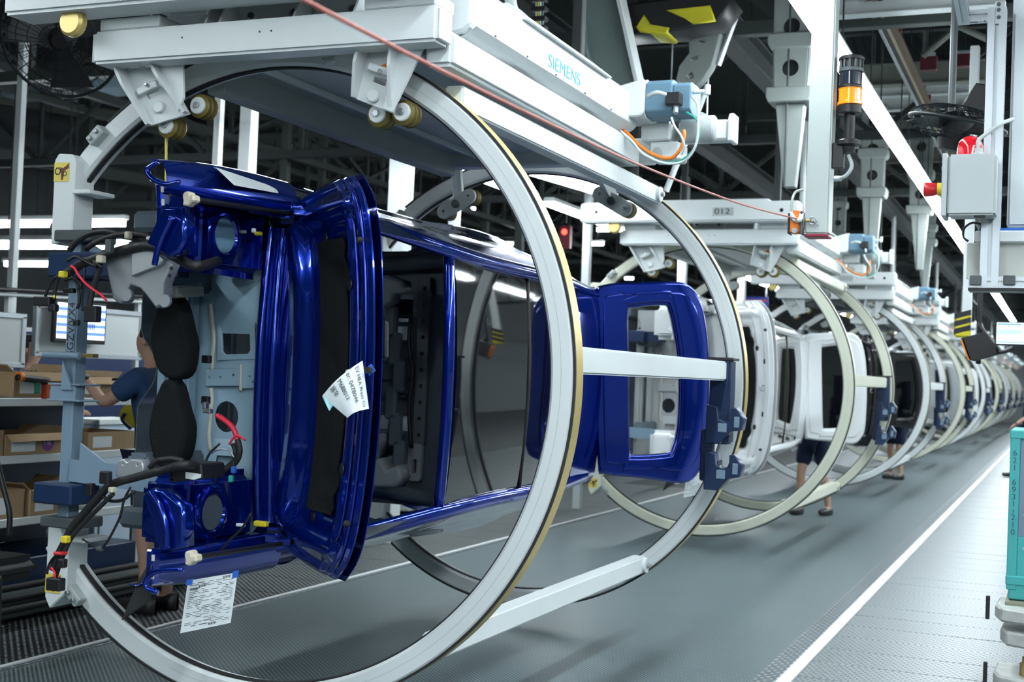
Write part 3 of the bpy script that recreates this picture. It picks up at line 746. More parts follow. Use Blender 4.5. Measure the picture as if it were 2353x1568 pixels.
def build_car(first):
    t = thing('car_body', '', 'car body', (X0, YF, Z0), CAR_ROT)
    def add(name, me, m, par=None):
        return obj(name, me, m, par or t, local=True)
    # flanks
    prof = [(.76, .05), (.85, .28), (.885, .58), (.872, .86), (.815, 1.0), (.735, 1.24), (.635, 1.42)]
    pts = spline([(a, 0, b) for a, b in prof], 5)
    def flank(s):
        def f(u, v):
            y0 = 1.0+.45*(1-v)**.7; y = y0+(4.15-y0)*u
            q = v*(len(pts)-1); i = min(int(q), len(pts)-2); p = pts[i].lerp(pts[i+1], q-i)
            tp = 1-.10*sstep(.75, 1, u)*sstep(.2, 1., v)-.03*sstep(.8, 1, u)
            hip = .03*ridge(u, .68, .25)*ridge(v, .55, .25)
            return Vector((s*(p.x*tp+hip), y, p.z-.05*sstep(.8, 1, u)*v))
        return f
    def arch(u, v):
        y0 = 1.0+.45*(1-v)**.7; y = y0+(4.15-y0)*u; z = .05+1.37*v
        return (y-3.38)**2+(z-.08)**2 > .36**2
    for s in (-1, 1):
        add('flank', sheet(flank(s), 42, 24, .004, arch), BLUE)
        # front wing: outside skin rolled over to an inward flange
        wp = spline([(.858, 0, .945), (.852, 0, .960), (.842, 0, .975), (.822, 0, .990), (.775, 0, 1.003), (.70, 0, 1.003), (.69, 0, .98)], 4)
        def wing(u, v):
            y = .10+.95*u
            q = v*(len(wp)-1); i = min(int(q), len(wp)-2); p = wp[i].lerp(wp[i+1], q-i)
            nose = (1-u)**3
            return Vector((s*(p.x-.06*nose*(1-v)), y+.05*nose*v, p.z))
        add('wing', sheet(wing, 22, 20, .003), BLUE)
        # windscreen pillar and roof rail
        add('roof_rail', tube([(s*.745, .98, .955), (s*.715, 1.28, 1.19), (s*.635, 1.72, 1.405), (s*.605, 2.3, 1.455), (s*.60, 3.2, 1.45), (s*.57, 3.98, 1.395)], .038, 12, 6, ell=.8), BLUE)
        add('rear_pillar', tube([(s*.57, 3.95, 1.39), (s*.63, 4.10, 1.1), (s*.70, 4.18, .75), (s*.66, 4.15, .35)], .05, 10, 6), BLUE)
        add('inner_sill', box(s*.70-.05, s*.70+.05, 1.1, 4.1, .06, .22, .02), DPRIM)
        # suspension tower with round opening
        tw = add('strut_tower', box(min(s*.42, s*.74), max(s*.42, s*.74), .56, 1.06, .62, .86, .045, 3), BLUE)
        cx, cy = s*.585, .72
        add('tower_rim', lathe([(.075, 0), (.082, .012), (.105, .012), (.118, .002), (.118, -.004)], (cx, cy, .862), (0, 0, 1), 28), BLUE, tw)
        add('tower_opening', lathe([(0, .003), (.074, .003), (.076, 0)], (cx, cy, .862), (0, 0, 1), 24), mat('pale_blue_film', (.22, .42, .58), .35) if s < 0 else DPRIM, tw)
        add('tower_rib', box(min(s*.46, s*.70), max(s*.46, s*.70), .48, .58, .68, .85, .02, 2), BLUE, tw)
        # lamp support panel in front of the tower
        lp = [LP(*q, Y=4.18) for q in ([(366, 560), (390, 505), (396, 487), (440, 487), (442, 556), (430, 578), (411, 588)] if s < 0 else [(356, 1138), (372, 1128), (395, 1130), (438, 1165), (440, 1248), (395, 1258), (382, 1240), (378, 1190)])]
        Mp = basis((0, lp[0].y, 0), (1, 0, 0), (0, 0, 1), (0, -1, 0))
        ls = add('lamp_support', plate([(p.x, p.z) for p in lp], [], .05, Mp, .012), BLUE, tw)
        for q in ([(398, 526), (400, 573), (372, 574)] if s < 0 else [(395, 1208), (386, 1160)]):
            p = LP(*q, Y=4.12); add('bolt', cyl(p, p+Vector((0, .02, 0)), .012, 10, .003), DKGREY, ls)
        # arch flange curving to the front of the wing
        ff = [(395, 500), (375, 540), (362, 575), (355, 610)] if s < 0 else [(345, 1130), (368, 1165), (382, 1215), (384, 1260)]
        add('arch_flange', tube([LP(*q, Y=4.1) for q in ff], .012, 8), BLUE, tw)
        add('apron', box(min(s*.70, s*.77), max(s*.70, s*.77), .42, 1.05, .80, .93, .02, 2), BLUE)
        bk = [(372, 420), (375, 480)] if s < 0 else [(352, 1262), (350, 1345)]
        fr = add('front_upright', bar(LP(*bk[0], Y=4.06), LP(*bk[1], Y=4.06), .05, .03, .006), BLUE)
        for k in (.25, .75):
            p = LP(*bk[0], Y=4.04).lerp(LP(*bk[1], Y=4.04), k)
            add('upright_slot', box(p.x-.012, p.x+.012, p.y-.003, p.y+.004, p.z-.006, p.z+.006, .001), SEAL, fr)
        tip = [(362, 372), (340, 388), (342, 402), (358, 416), (385, 424), (412, 418)] if s < 0 else [(362, 1362), (338, 1352), (336, 1335), (352, 1318), (378, 1312), (420, 1310)]
        add('wing_tip_flange', tube([LP(*q, Y=4.0) for q in tip], .011, 8), BLUE)
        # front side member
        add('side_member', box(min(s*.36, s*.46), max(s*.36, s*.46), .70, 1.12, .42, .53, .015, 2), DPRIM)
        add('inner_panel', box(min(s*.46, s*.70), max(s*.46, s*.70), .98, 1.12, .34, .60, .03, 2), PRIMER)
        # gas strut with cream clip
        q0, q1 = (((440, 458), (668, 492)) if s < 0 else ((445, 1282), (672, 1246)))
        gs = add('gas_strut', cyl(LP(*q0, Y=4.1), LP(*q1, Y=4.85), .011, 10, .002), BLACK)
        add('strut_rod', cyl(LP(*q0, Y=4.1), LP(*q0, Y=4.1).lerp(LP(*q1, Y=4.85), .48), .0065, 8), STEEL, gs)
        p = LP(*q0, Y=4.08)
        add('strut_clip', prism([(p.x-.026, p.z-.02), (p.x-.012, p.z-.028), (p.x+.012, p.z-.020), (p.x+.026, p.z-.026), (p.x+.03, p.z+.0), (p.x+.014, p.z+.012), (p.x+.012, p.z+.030), (p.x-.016, p.z+.026), (p.x-.012, p.z+.008), (p.x-.028, p.z+.004)], 'y', p.y-.025, p.y+.02, .006), CREAM, gs)
        # hinge
        hb = add('bonnet_hinge', bar((s*.70, 1.10, .93), (s*.70, .92, 1.04), .03, .05, .006), BLUE)
        add('hinge_arm', bar((s*.70, .98, 1.02), (s*.70, .86, 1.14), .02, .04, .004), BLUE, hb)
    # bulkhead with openings
    FY = 5.02
    q = lambda px, py: (LP(px, py, Y=FY).x, LP(px, py, Y=FY).z)
    def hole(px, py, rx, ry):
        c = q(px, py); e = q(px+rx, py); g = q(px, py+ry)
        return circ(c[0], c[1], abs(g[0]-c[0]), 20, abs(e[1]-c[1]))
    rect = [q(*p) for p in ((518, 748), (574, 744), (580, 752), (582, 806), (575, 815), (522, 817), (514, 808), (513, 756))]
    holes = [rect, hole(523, 958, 28, 36), hole(511, 718, 7, 9), hole(533, 1094, 15, 16), hole(508, 1020, 9, 10), hole(552, 1165, 26, 30), hole(606, 766, 6, 8), hole(610, 970, 6, 8), hole(560, 1160, 5, 6)][:8]
    Mf = basis((0, FY-YF, 0), (1, 0, 0), (0, 0, 1), (0, -1, 0))
    fw = add('bulkhead', plate([(-.72, .30), (.72, .30), (.72, .80), (.66, .845), (-.66, .845), (-.72, .80)], holes, .012, Mf), PRIMER)
    add('bulkhead_dish', sheet(lambda u, v: Vector((-.64+.46*u, FY-YF-.016-.055*math.sin(PI*u)*math.sin(PI*v), .545+.29*v)), 14, 12, .003), PRIMER, fw)
    add('bulkhead_dish', sheet(lambda u, v: Vector((.30+.30*u, FY-YF-.016-.04*math.sin(PI*u)*math.sin(PI*v), .52+.30*v)), 12, 12, .003, lambda u, v: (u-.45)**2+((v-.5)*1.1)**2 > .05), PRIMER, fw)
    fl = [q(*p) for p in ((484, 856), (486, 848), (560, 850), (570, 838), (612, 838), (614, 890), (570, 892), (560, 886), (484, 886))]
    cb_ = add('bulkhead_brace', plate(fl, [hole(492, 868, 3.5, 4), hole(517, 868, 3.5, 4), hole(584, 866, 4, 4)], .022, basis((0, FY-YF-.012, 0), (1, 0, 0), (0, 0, 1), (0, -1, 0)), .004), PRIMER, fw)
    for p in ((536, 862), (590, 855), (582, 878), (597, 870)):
        c = LP(*p, Y=FY-.04); add('stud', cyl(c, c+Vector((0, .02, 0)), .006, 8), DKGREY, cb_)
    for s_, w_ in (([(483, 700), (487, 735), (491, 775), (488, 815), (487, 850)], .0105), ([(485, 892), (487, 920), (484, 955), (480, 1000), (484, 1035)], .0105), ([(554, 838), (553, 865), (553, 898)], .009)):
        add('sealant_bead', tube([LP(*p, Y=FY-.035) for p in s_], w_, 8, ell=.5, up=(0, 1, 0)), SEAL, fw)
    add('brown_seam', tube([LP(*p, Y=FY-.02) for p in ((588, 700), (589, 760), (590, 830))], .006, 6), mat('brown_sealant', (.06, .05, .045), .7), fw)
    add('brown_seam', tube([LP(*p, Y=FY-.02) for p in ((588, 905), (592, 1000), (597, 1090))], .006, 6), MATS['brown_sealant'], fw)
    add('bulkhead_fold', box(-.55, .55, .99, 1.11, .325, .40, .02, 2), PRIMER, fw)
    add('bulkhead_fold', box(-.60, .60, 1.03, 1.11, .43, .475, .015, 2), PRIMER, fw)
    add('opening_frame', plate([(a*1.0, b) for a, b in [q(*p) for p in ((505, 735), (590, 732), (593, 824), (506, 828))]], [rect], .006, basis((0, FY-YF-.012, 0), (1, 0, 0), (0, 0, 1), (0, -1, 0)), .003), PRIMER, fw)
    # cowl: two long folded rails across the car
    cp = [(1.12, .82), (1.06, .84), (1.045, .868), (1.06, .888), (1.09, .90), (1.10, .925), (1.085, .955), (1.12, .985), (1.17, .97), (1.17, .82)]
    n = 24
    add('cowl_rail', sheet(lambda u, v: (lambda w: Vector((-.66+1.32*u, w.y-.04*math.sin(PI*u), w.z)))(spline([(0, a, b) for a, b in cp[:-1]], 4)[min(int(v*32+.5), 32)]), 26, 32, .004), BLUE)
    add('cowl_blade', sheet(lambda u, v: Vector((-.60+1.20*u, 1.085-.05*math.sin(PI*u)-.03*v, .955+.055*v*math.sin(PI*min(1, max(0, u*.94+.03)))**.35)), 28, 6, .004), BLUE)
    st = add('cowl_seal', box(-.62, .62, 1.13, 1.18, 1.0, 1.075, .012), RUBBER)
    for xx in (-.55, -.30, .06, .22, .45):
        add('seal_clip', box(xx-.02, xx+.02, 1.108, 1.13, 1.03, 1.06, .003), SEAL, st)
    # roof: header, dark glass panels, rear roof
    add('roof_header', tube([(-.60, 1.78, 1.41), (-.3, 1.74, 1.445), (0, 1.73, 1.455), (.3, 1.74, 1.445), (.60, 1.78, 1.41)], .028, 10, 6), BLUE)
    def roof(y0, y1, dz=0.):
        return lambda u, v: Vector(((-.585+1.17*v)*(1-.04*(y0+(y1-y0)*u-2)/2), y0+(y1-y0)*u, 1.475+dz-.035*(2*v-1)**2-.025*((y0+(y1-y0)*u-2.6)/1.3)**2))
    add('roof_glass', sheet(roof(1.79, 2.68), 14, 14, .006), ROOFGL)
    add('roof_glass', sheet(roof(2.70, 3.50), 14, 14, .006), ROOFGL)
    add('glass_seam', tube([(-.58, 2.69, 1.45), (0, 2.69, 1.482), (.58, 2.69, 1.45)], .010, 6), BLACK)
    add('rear_roof', sheet(roof(3.51, 4.02, .004), 10, 14, .006), BLUE)
    # interior seen through the open windscreen
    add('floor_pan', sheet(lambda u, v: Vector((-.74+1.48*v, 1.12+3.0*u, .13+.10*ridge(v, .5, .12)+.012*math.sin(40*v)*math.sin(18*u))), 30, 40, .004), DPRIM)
    M3 = basis((0, 2.62, 0), (1, 0, 0), (0, 0, 1), (0, -1, 0))
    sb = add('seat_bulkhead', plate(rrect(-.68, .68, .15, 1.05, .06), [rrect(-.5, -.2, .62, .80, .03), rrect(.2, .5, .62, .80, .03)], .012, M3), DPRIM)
    add('perforated_rail', plate(rrect(-.56, .36, .86, .925, .01), [circ(-.5+.09*k, .8925, .014, 10) for k in range(10)], .03, basis((0, 2.59, 0), (1, 0, 0), (0, 0, 1), (0, -1, 0)), .003), mat('grey_rail', (.13, .155, .18), .4), sb)
    add('rail_bracket', plate(rrect(.36, .56, .84, .92, .02), [rrect(.44, .52, .865, .895, .01)], .03, basis((0, 2.58, 0), (1, 0, 0), (0, 0, 1), (0, -1, 0)), .003), mat('light_bracket', (.35, .39, .42), .4), sb)
    for k in range(7):
        add('seat_rib', box(-.30+.1*k-.012, -.30+.1*k+.012, 2.56, 2.62, .30, .80, .004), DPRIM, sb)
    for y, z in ((1.75, .22), (2.35, .25)):
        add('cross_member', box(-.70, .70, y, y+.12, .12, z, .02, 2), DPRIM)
    for s in (-1, 1):
        wa = add('wheel_house', sheet(lambda u, v: Vector((s*(.74-.26*math.sin(PI*u)**.6*math.sin(PI*v)**.5), 2.92+.75*u, .12+.62*v)), 14, 12, .004), mat('pale_primer', (.25, .29, .31), .35))
        add('belt_tower', tube([(s*.60, 2.55, .30), (s*.63, 2.55, .7), (s*.66, 2.5, 1.2)], .045, 8), DPRIM)
    for poly in ([(866, 652), (905, 643), (937, 655), (940, 668), (915, 670), (910, 690), (890, 700), (866, 692)], [(866, 1095), (872, 1070), (890, 1062), (905, 1088), (930, 1078), (935, 1095), (925, 1110), (885, 1112)]):
        L_ = [LP(*p, Y=6.2) for p in poly]
        add('seat_tower', plate([(p.x, p.z) for p in L_], [], .08, basis((0, L_[0].y, 0), (1, 0, 0), (0, 0, 1), (0, -1, 0)), .02), mat('pale_primer', (.25, .29, .31), .35))
    for k in range(6):
        p = LP(895+9*(k % 3), 740+62*k, Y=6.35)
        add('trunking', box(p.x-.09, p.x+.09, p.y, p.y+.05, p.z-.035, p.z+.035, .012), DPRIM)
    add('floor_loom', tube([LP(*p, Y=6.3) for p in ((945, 720), (940, 790), (948, 860), (940, 940), (945, 1030))], .012, 8), BLACK)
    add('instrument_beam', cyl((-.64, 1.30, .84), (.64, 1.30, .84), .026, 12), DPRIM)
    add('rear_sill', box(-.64, .64, 4.10, 4.18, .30, .45, .02, 2), BLUE)
    mp = LP(878, 780, Y=5.25)
    mb = add('mirror_foot', bar(LP(880, 738, Y=5.2), LP(880, 824, Y=5.2), .03, .05, .008), BLACK)
    add('mirror_stub', bar(LP(866, 780, Y=5.22), LP(880, 780, Y=5.2), .03, .02, .004), BLACK, mb)
    # bonnet
    hd = add('bonnet', sheet(lambda u, v: hood_p(2*u-1, v), 96, 64, .006), BLUE)
    add('bonnet_skin', sheet(lambda u, v: (lambda x, s: HB+HT*s+Vector((x-.012, 0, 0))-HN*(.014+.022*(1-(2*u-1)**2)))(*hood_xy((2*u-1)*1.01, v*1.015)), 40, 24, .003), BLUE, hd)
    add('bonnet_mat', sheet(lambda u, v: hood_p((2*u-1)*.70, .375+.375*v*(1-.25*abs(2*u-1)**3), .014+.012*math.sin(PI*v)), 40, 14, .006), FELT, hd)
    rim = [hood_p(-.93+1.86*k/40, .955, .006) for k in range(41)]
    add('bonnet_bead', tube(rim, .006, 6, 1), BLUE, hd)
    rim = [hood_p(-.80+1.60*k/40, .86, .006) for k in range(41)]
    add('bonnet_bead', tube(rim, .006, 6, 1), BLUE, hd)
    for uu, vv in ((-.60, .62), (.62, .62), (-.45, .80), (.45, .80), (-.72, .45), (.74, .45), (-.3, .88), (.3, .88)):
        p = hood_p(uu, vv, .004)
        add('bonnet_opening', lathe([(0, 0), (.022, 0), (.024, -.004)], p, HN, 14), BLACK, hd)
    for uu in (-.66, .70):
        p = hood_p(uu, .95, .004)
        add('rubber_stop', cyl(p, p+HN*.025, .012, 10, .003), RUBBER, hd)
    add('bonnet_catch', tube([hood_p(-.03, .90, .01), hood_p(-.03, .90, .05), hood_p(.03, .90, .05), hood_p(.03, .90, .01)], .006, 6, 2), STEEL, hd)
    # tailgate
    tg = add('tailgate', plate(smooth2(T_OUT), [smooth2(T_WIN)], .030, MT, .012), BLUE)
    def shrink(poly, k):
        cx = sum(p[0] for p in poly)/len(poly); cy = sum(p[1] for p in poly)/len(poly)
        return [(cx+(a-cx)*k, cy+(b-cy)*k) for a, b in poly]
    MTb = basis(TB+TN*-.05, (1, 0, 0), TT, Vector((1, 0, 0)).cross(TT))
    add('tailgate_skin', plate(smooth2(shrink(T_OUT, 1.015)), [smooth2(shrink(T_WIN, .96))], .05, MTb, .012), BLUE, tg)
    def tl(poly, off): return [TB+TT*b+Vector((a, 0, 0))+TN*off for a, b in poly]
    nrm = Vector((1, 0, 0)).cross(TT); sg = 1 if nrm.dot(TN) > 0 else -1
    add('window_bead', tube(tl(smooth2(shrink(T_WIN, 1.06)), sg*.032*1), .008, 6, 1, True), BLUE, tg)
    bead = [tail_xy(*p) for p in ((1408, 730), (1412, 705), (1450, 685), (1520, 670), (1545, 690), (1578, 735))]
    add('stamped_bead', tube(tl(bead, .036), .007, 6, 6), BLUE, tg)
    bead = [tail_xy(*p) for p in ((1590, 700), (1603, 800), (1606, 900), (1600, 1010), (1575, 1070))]
    add('stamped_bead', tube(tl(bead, .036), .009, 6, 6), BLUE, tg)
    add('tailgate_frame', plate(smooth2(shrink(T_OUT, .90)), [smooth2(shrink(T_WIN, 1.10))], .016, basis(TB+TN*.030, (1, 0, 0), TT, nrm), .009), BLUE, tg)
    for cy_ in (766, 992):
        a, b = tail_xy(1400, cy_)
        pd = add('hinge_pad', plate(rrect(a-.065, a+.065, b-.028, b+.028, .026), [], .012, basis(TB+TN*.030, (1, 0, 0), TT, nrm), .004), BLUE, tg)
        for e in (-13, 13):
            a, b = tail_xy(1400, cy_+e); p = TB+TT*b+Vector((a, 0, 0))+TN*.046
            add('grommet', lathe([(0, .003), (.020, .003), (.024, 0)], p, TN, 14), DKGREY, pd)
    for a_, b_ in ((1424, 818), (1426, 835), (1424, 1015)):
        a, b = tail_xy(a_, b_); p = TB+TT*b+Vector((a, 0, 0))+TN*.034
        add('small_hole', lathe([(0, .002), (.010, .002), (.011, 0)], p, TN, 10), BLACK, tg)
    if not first:
        add('tailgate_glass', plate(smooth2(shrink(T_WIN, 1.01)), [], .006, basis(TB+TN*-.008, (1, 0, 0), TT, nrm)), ROOFGL, tg)
    L_ = [LP(*p, Y=4.99) for p in ((524, 505), (560, 492), (612, 494), (612, 545), (596, 585), (566, 606), (536, 592))]
    add('cowl_pocket', plate(smooth2([(p.x, p.z) for p in L_], 3), [], .012, basis((0, 4.99-YF, 0), (1, 0, 0), (0, 0, 1), (0, -1, 0)), .004), FELT)
    if first:
        # insulation pads and brackets in the nose
        pad = [(402, 688), (425, 700), (440, 757), (448, 800), (440, 850), (422, 862), (396, 850), (382, 812), (378, 770), (386, 738)]
        M4 = lambda Y: basis((0, Y-YF, 0), (1, 0, 0), (0, 0, 1), (0, -1, 0))
        g = lambda L, Y: [(LP(*p, Y=Y).x, LP(*p, Y=Y).z) for p in L]
        add('felt_pad', plate(smooth2(g(pad, 4.72), 3), [], .06, M4(4.72), .02), FELT)
        pad = [(404, 884), (418, 890), (432, 945), (442, 985), (432, 1045), (402, 1068), (380, 1032), (374, 985), (384, 930), (394, 905)]
        add('felt_pad', plate(smooth2(g(pad, 4.72), 3), [], .06, M4(4.72), .02), FELT)
        add('felt_strip', plate(g([(398, 845), (418, 850), (414, 900), (404, 902)], 4.70), [], .03, M4(4.70), .006), FELT)
        cb2 = [(262, 596), (268, 588), (311, 583), (357, 573), (384, 598), (408, 612), (392, 650), (388, 698), (377, 704), (357, 677), (343, 661), (318, 652), (306, 668), (303, 690), (294, 695), (282, 688), (274, 650)]
        ca = add('cast_bracket', plate(g(cb2, 4.30), [], .045, M4(4.30), .008), CAST)
        add('bracket_face', plate(g([(313, 586), (357, 575), (382, 599), (372, 609), (312, 633)], 4.25), [], .02, M4(4.25), .004), mat('bright_cast', (.52, .55, .57), .45, metal=.4), ca)
        for c in ((293, 678), (381, 692)):
            p = LP(*c, Y=4.25); add('bracket_boss', lathe([(.010, .0), (.022, .0), (.026, .012), (.026, .02)], p+Vector((0, .012, 0)), (0, -1, 0), 16), CAST, ca)
        for c in ((328, 606), (394, 617), (390, 634)):
            p = LP(*c, Y=4.235); add('bracket_hole', lathe([(0, .002), (.008, .002), (.008, 0)], p, (0, -1, 0), 10), BLACK, ca)
        add('member_stub', bar(LP(392, 672, Y=4.5), LP(455, 668, Y=4.75), .05, .06, .006), mat('grey_green_stub', (.20, .23, .21), .5))
        c3 = [(285, 1090), (288, 1062), (300, 1057), (308, 1066), (318, 1058), (340, 1060), (344, 1075), (338, 1092), (300, 1100)]
        add('cast_bracket', plate(g(c3, 4.25), [circ(*g([(300, 1066)], 4.25)[0], .008, 10), circ(*g([(332, 1068)], 4.25)[0], .008, 10)], .04, M4(4.25), .006), CAST)
        bx = add('control_box', prism(g([(400, 1068), (412, 1060), (476, 1066), (478, 1100), (404, 1108)], 4.30), 'y', 4.26-YF, 4.42-YF, .006), BLACK)
        add('box_label', plate(g([(427, 1085), (463, 1090), (462, 1098), (447, 1103), (427, 1100)], 4.26), [], .001, M4(4.259)), PAPER, bx)
        for k in range(5):
            p = LP(399, 1070+8*k, Y=4.27); add('box_fin', box(p.x-.004, p.x+.004, p.y-.01, p.y+.03, p.z-.012, p.z+.006, .001), BLACK, bx)
        pass
    if True:
        g = lambda L, Y: [(LP(*p, Y=Y).x, LP(*p, Y=Y).z) for p in L]
        M4 = lambda Y: basis((0, Y-YF, 0), (1, 0, 0), (0, 0, 1), (0, -1, 0))
        flap = g([(352, 1300), (345, 1380), (288, 1420), (322, 1338), (340, 1308)], 4.05)
        add('rubber_flap', plate(flap, [], .012, M4(4.05), .003), RUBBER)
    return t

BLUECAR = build_car(True)
WHITECAR = build_car(False)
WHITECAR.location.y += PITCH
repaint(WHITECAR, {BLUE: WCAR, PRIMER: mat('pale_grey_primer', (.42, .45, .46), .4)})
def car_label(o, s):
    o['label'] = s; o['group'] = 'car bodies on the line'
car_label(BLUECAR, 'dark blue car body tipped on its side, bonnet and tailgate open, nearest on the line')
car_label(WHITECAR, 'white car body tipped on its side with dark tailgate glass, directly behind the blue one')
paints = [(BCAR, 'black'), (SCAR, 'silver'), (WCAR, 'white'), (SCAR, 'silver'), (WCAR, 'white'), (WCAR, 'white')]
for k, (p, nm) in enumerate(paints):
    c = clone(WHITECAR); c.location.y += PITCH*(k+1)
    repaint_from = {WCAR: p}
    def rp(o):
        for ch in o.children:
            if ch.type == 'MESH' and ch.data.materials and ch.data.materials[0] == BLUE:
                ch.material_slots[0].link = 'OBJECT'; ch.material_slots[0].material = p
            rp(ch)
    rp(c)
    car_label(c, '%s car body tipped on its side in the line, %s from the front' % (nm, ordinal[k+2]))

# ------------------------------------------------------------------ papers taped to the blue body
def curl(u, v):
    """note taped at the bonnet edge, curling open to the left"""
    a = at(832, 832, Y=4.12); 
    p00 = at(833, 829, Y=4.09); p10 = at(742, 912, Y=4.06); p01 = at(848, 940, Y=4.09); p11 = at(800, 962, Y=4.05)
    p = p00.lerp(p10, u).lerp(p01.lerp(p11, u), v)
    return p+Vector((.012, -.05, .012))*math.sin(PI*u*.9)*.6+Vector((.008, -.015, .0))*math.sin(PI*v)*(1-u)
nt_ = thing('paper_note', 'curled white paper note with large black print on the raised blue bonnet edge', 'paper note', tuple(at(852, 842, Y=4.10)))
obj('sheet', sheet(curl, 20, 16, .0008), PAPER, nt_)
q0, q1, q2 = at(742, 912, Y=4.06), at(763, 945, Y=4.02), at(775, 918, Y=3.99)
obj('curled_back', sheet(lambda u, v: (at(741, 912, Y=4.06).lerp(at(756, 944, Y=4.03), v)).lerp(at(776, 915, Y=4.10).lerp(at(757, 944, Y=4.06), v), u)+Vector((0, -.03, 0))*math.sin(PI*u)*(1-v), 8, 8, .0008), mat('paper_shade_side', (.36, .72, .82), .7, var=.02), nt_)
obj('tape', bar(at(846, 842, Y=4.085), at(856, 858, Y=4.085), .03, .002, 0, up=(0, 1, 0)), BTAPE, nt_)
obj('clip', box(*(lambda p: (p.x-.012, p.x+.012, p.y-.02, p.y, p.z-.012, p.z+.012))(at(850, 851, Y=4.08)), .003), BLACK, nt_)
def on_note(line_v, s, size, u0):
    # text runs down along v, lines step along u
    def fn(co):
        v = .04+co.x/.20; u = u0-co.y/.21
        u = min(.99, max(.005, u)); v = min(.99, max(.0, v))
        return curl(u, v)+Vector((.001, -.0025, .0))
    me = text_mesh(s, size, 0, fn=fn)
    return obj('print', me, INK, nt_)
on_note(0, 'EV HEA Press Ca', .0255, .17)
on_note(0, 'er: 0478046', .031, .38)
on_note(0, 'M688012', .031, .60)
on_note(0, '展车', .031, .80)

def form(label, c00, c10, c01, c11, bulge=.01):
    """A4 build sheet with fine print, given its four corners (top left, top right, bottom left, bottom right)"""
    t = thing('build_sheet', label, 'paper', tuple(c00))
    f = lambda u, v: c00.lerp(c10, u).lerp(c01.lerp(c11, u), v)+Vector((0, -1, 0))*bulge*math.sin(PI*u)*math.sin(PI*v)
    me = sheet(f, 10, 10, .0006)
    obj('sheet', me, PAPER, t)
    n = ((c10-c00).cross(c01-c00)).normalized()
    if n.y > 0: n = -n
    def strip(u0, u1, v0, v1, m, nm):
        obj(nm, sheet(lambda u, v: f(u0+(u1-u0)*u, v0+(v1-v0)*v)+n*.0018, 4, 1, .0003, smooth=False), m, t)
    rr = random.Random(3)
    GREY = mat('grey_print', (.25, .27, .30), .7)
    for k in range(26):
        v = .07+.033*k
        u = .06
        while u < .92:
            L = rr.uniform(.04, .22)
            if rr.random() < .72: strip(u, min(.95, u+L), v, v+.011, INK if rr.random() < .25 else GREY, 'print_line')
            u += L+rr.uniform(.02, .09)
    for u0, v0 in ((.08, .16), (.72, .02), (.55, .90), (.25, .12)):
        for k in range(9): strip(u0+.018*k, u0+.018*k+.007+.006*(k % 3 == 0), v0, v0+.045, INK, 'barcode_bar')
    strip(-.03, .10, -.02, .09, BTAPE, 'tape'); strip(.90, 1.02, -.04, .10, BTAPE, 'tape')
    return t
bs1 = form('white printed build sheet taped under the lower blue wing, hanging over the conveyor', at(432, 1335, Y=4.2), at(546, 1316, Y=4.3), at(414, 1456, Y=4.2), at(530, 1432, Y=4.3), .006)
u0 = at(495, 387, Y=4.34); u1 = at(652, 437, Y=4.86); u2 = at(535, 428, Y=4.34); u3 = at(640, 447, Y=4.84)
form('white printed build sheet taped on top of the upper blue wing', u0+Vector((0, 0, .004)), u1, u2+Vector((.02, -.02, 0)), u3+Vector((.02, -.02, 0)), .004)

bs2 = clone(bs1); bs2.location.y += PITCH; bs2['label'] = 'small far build sheet hanging under the wing of the white car body'
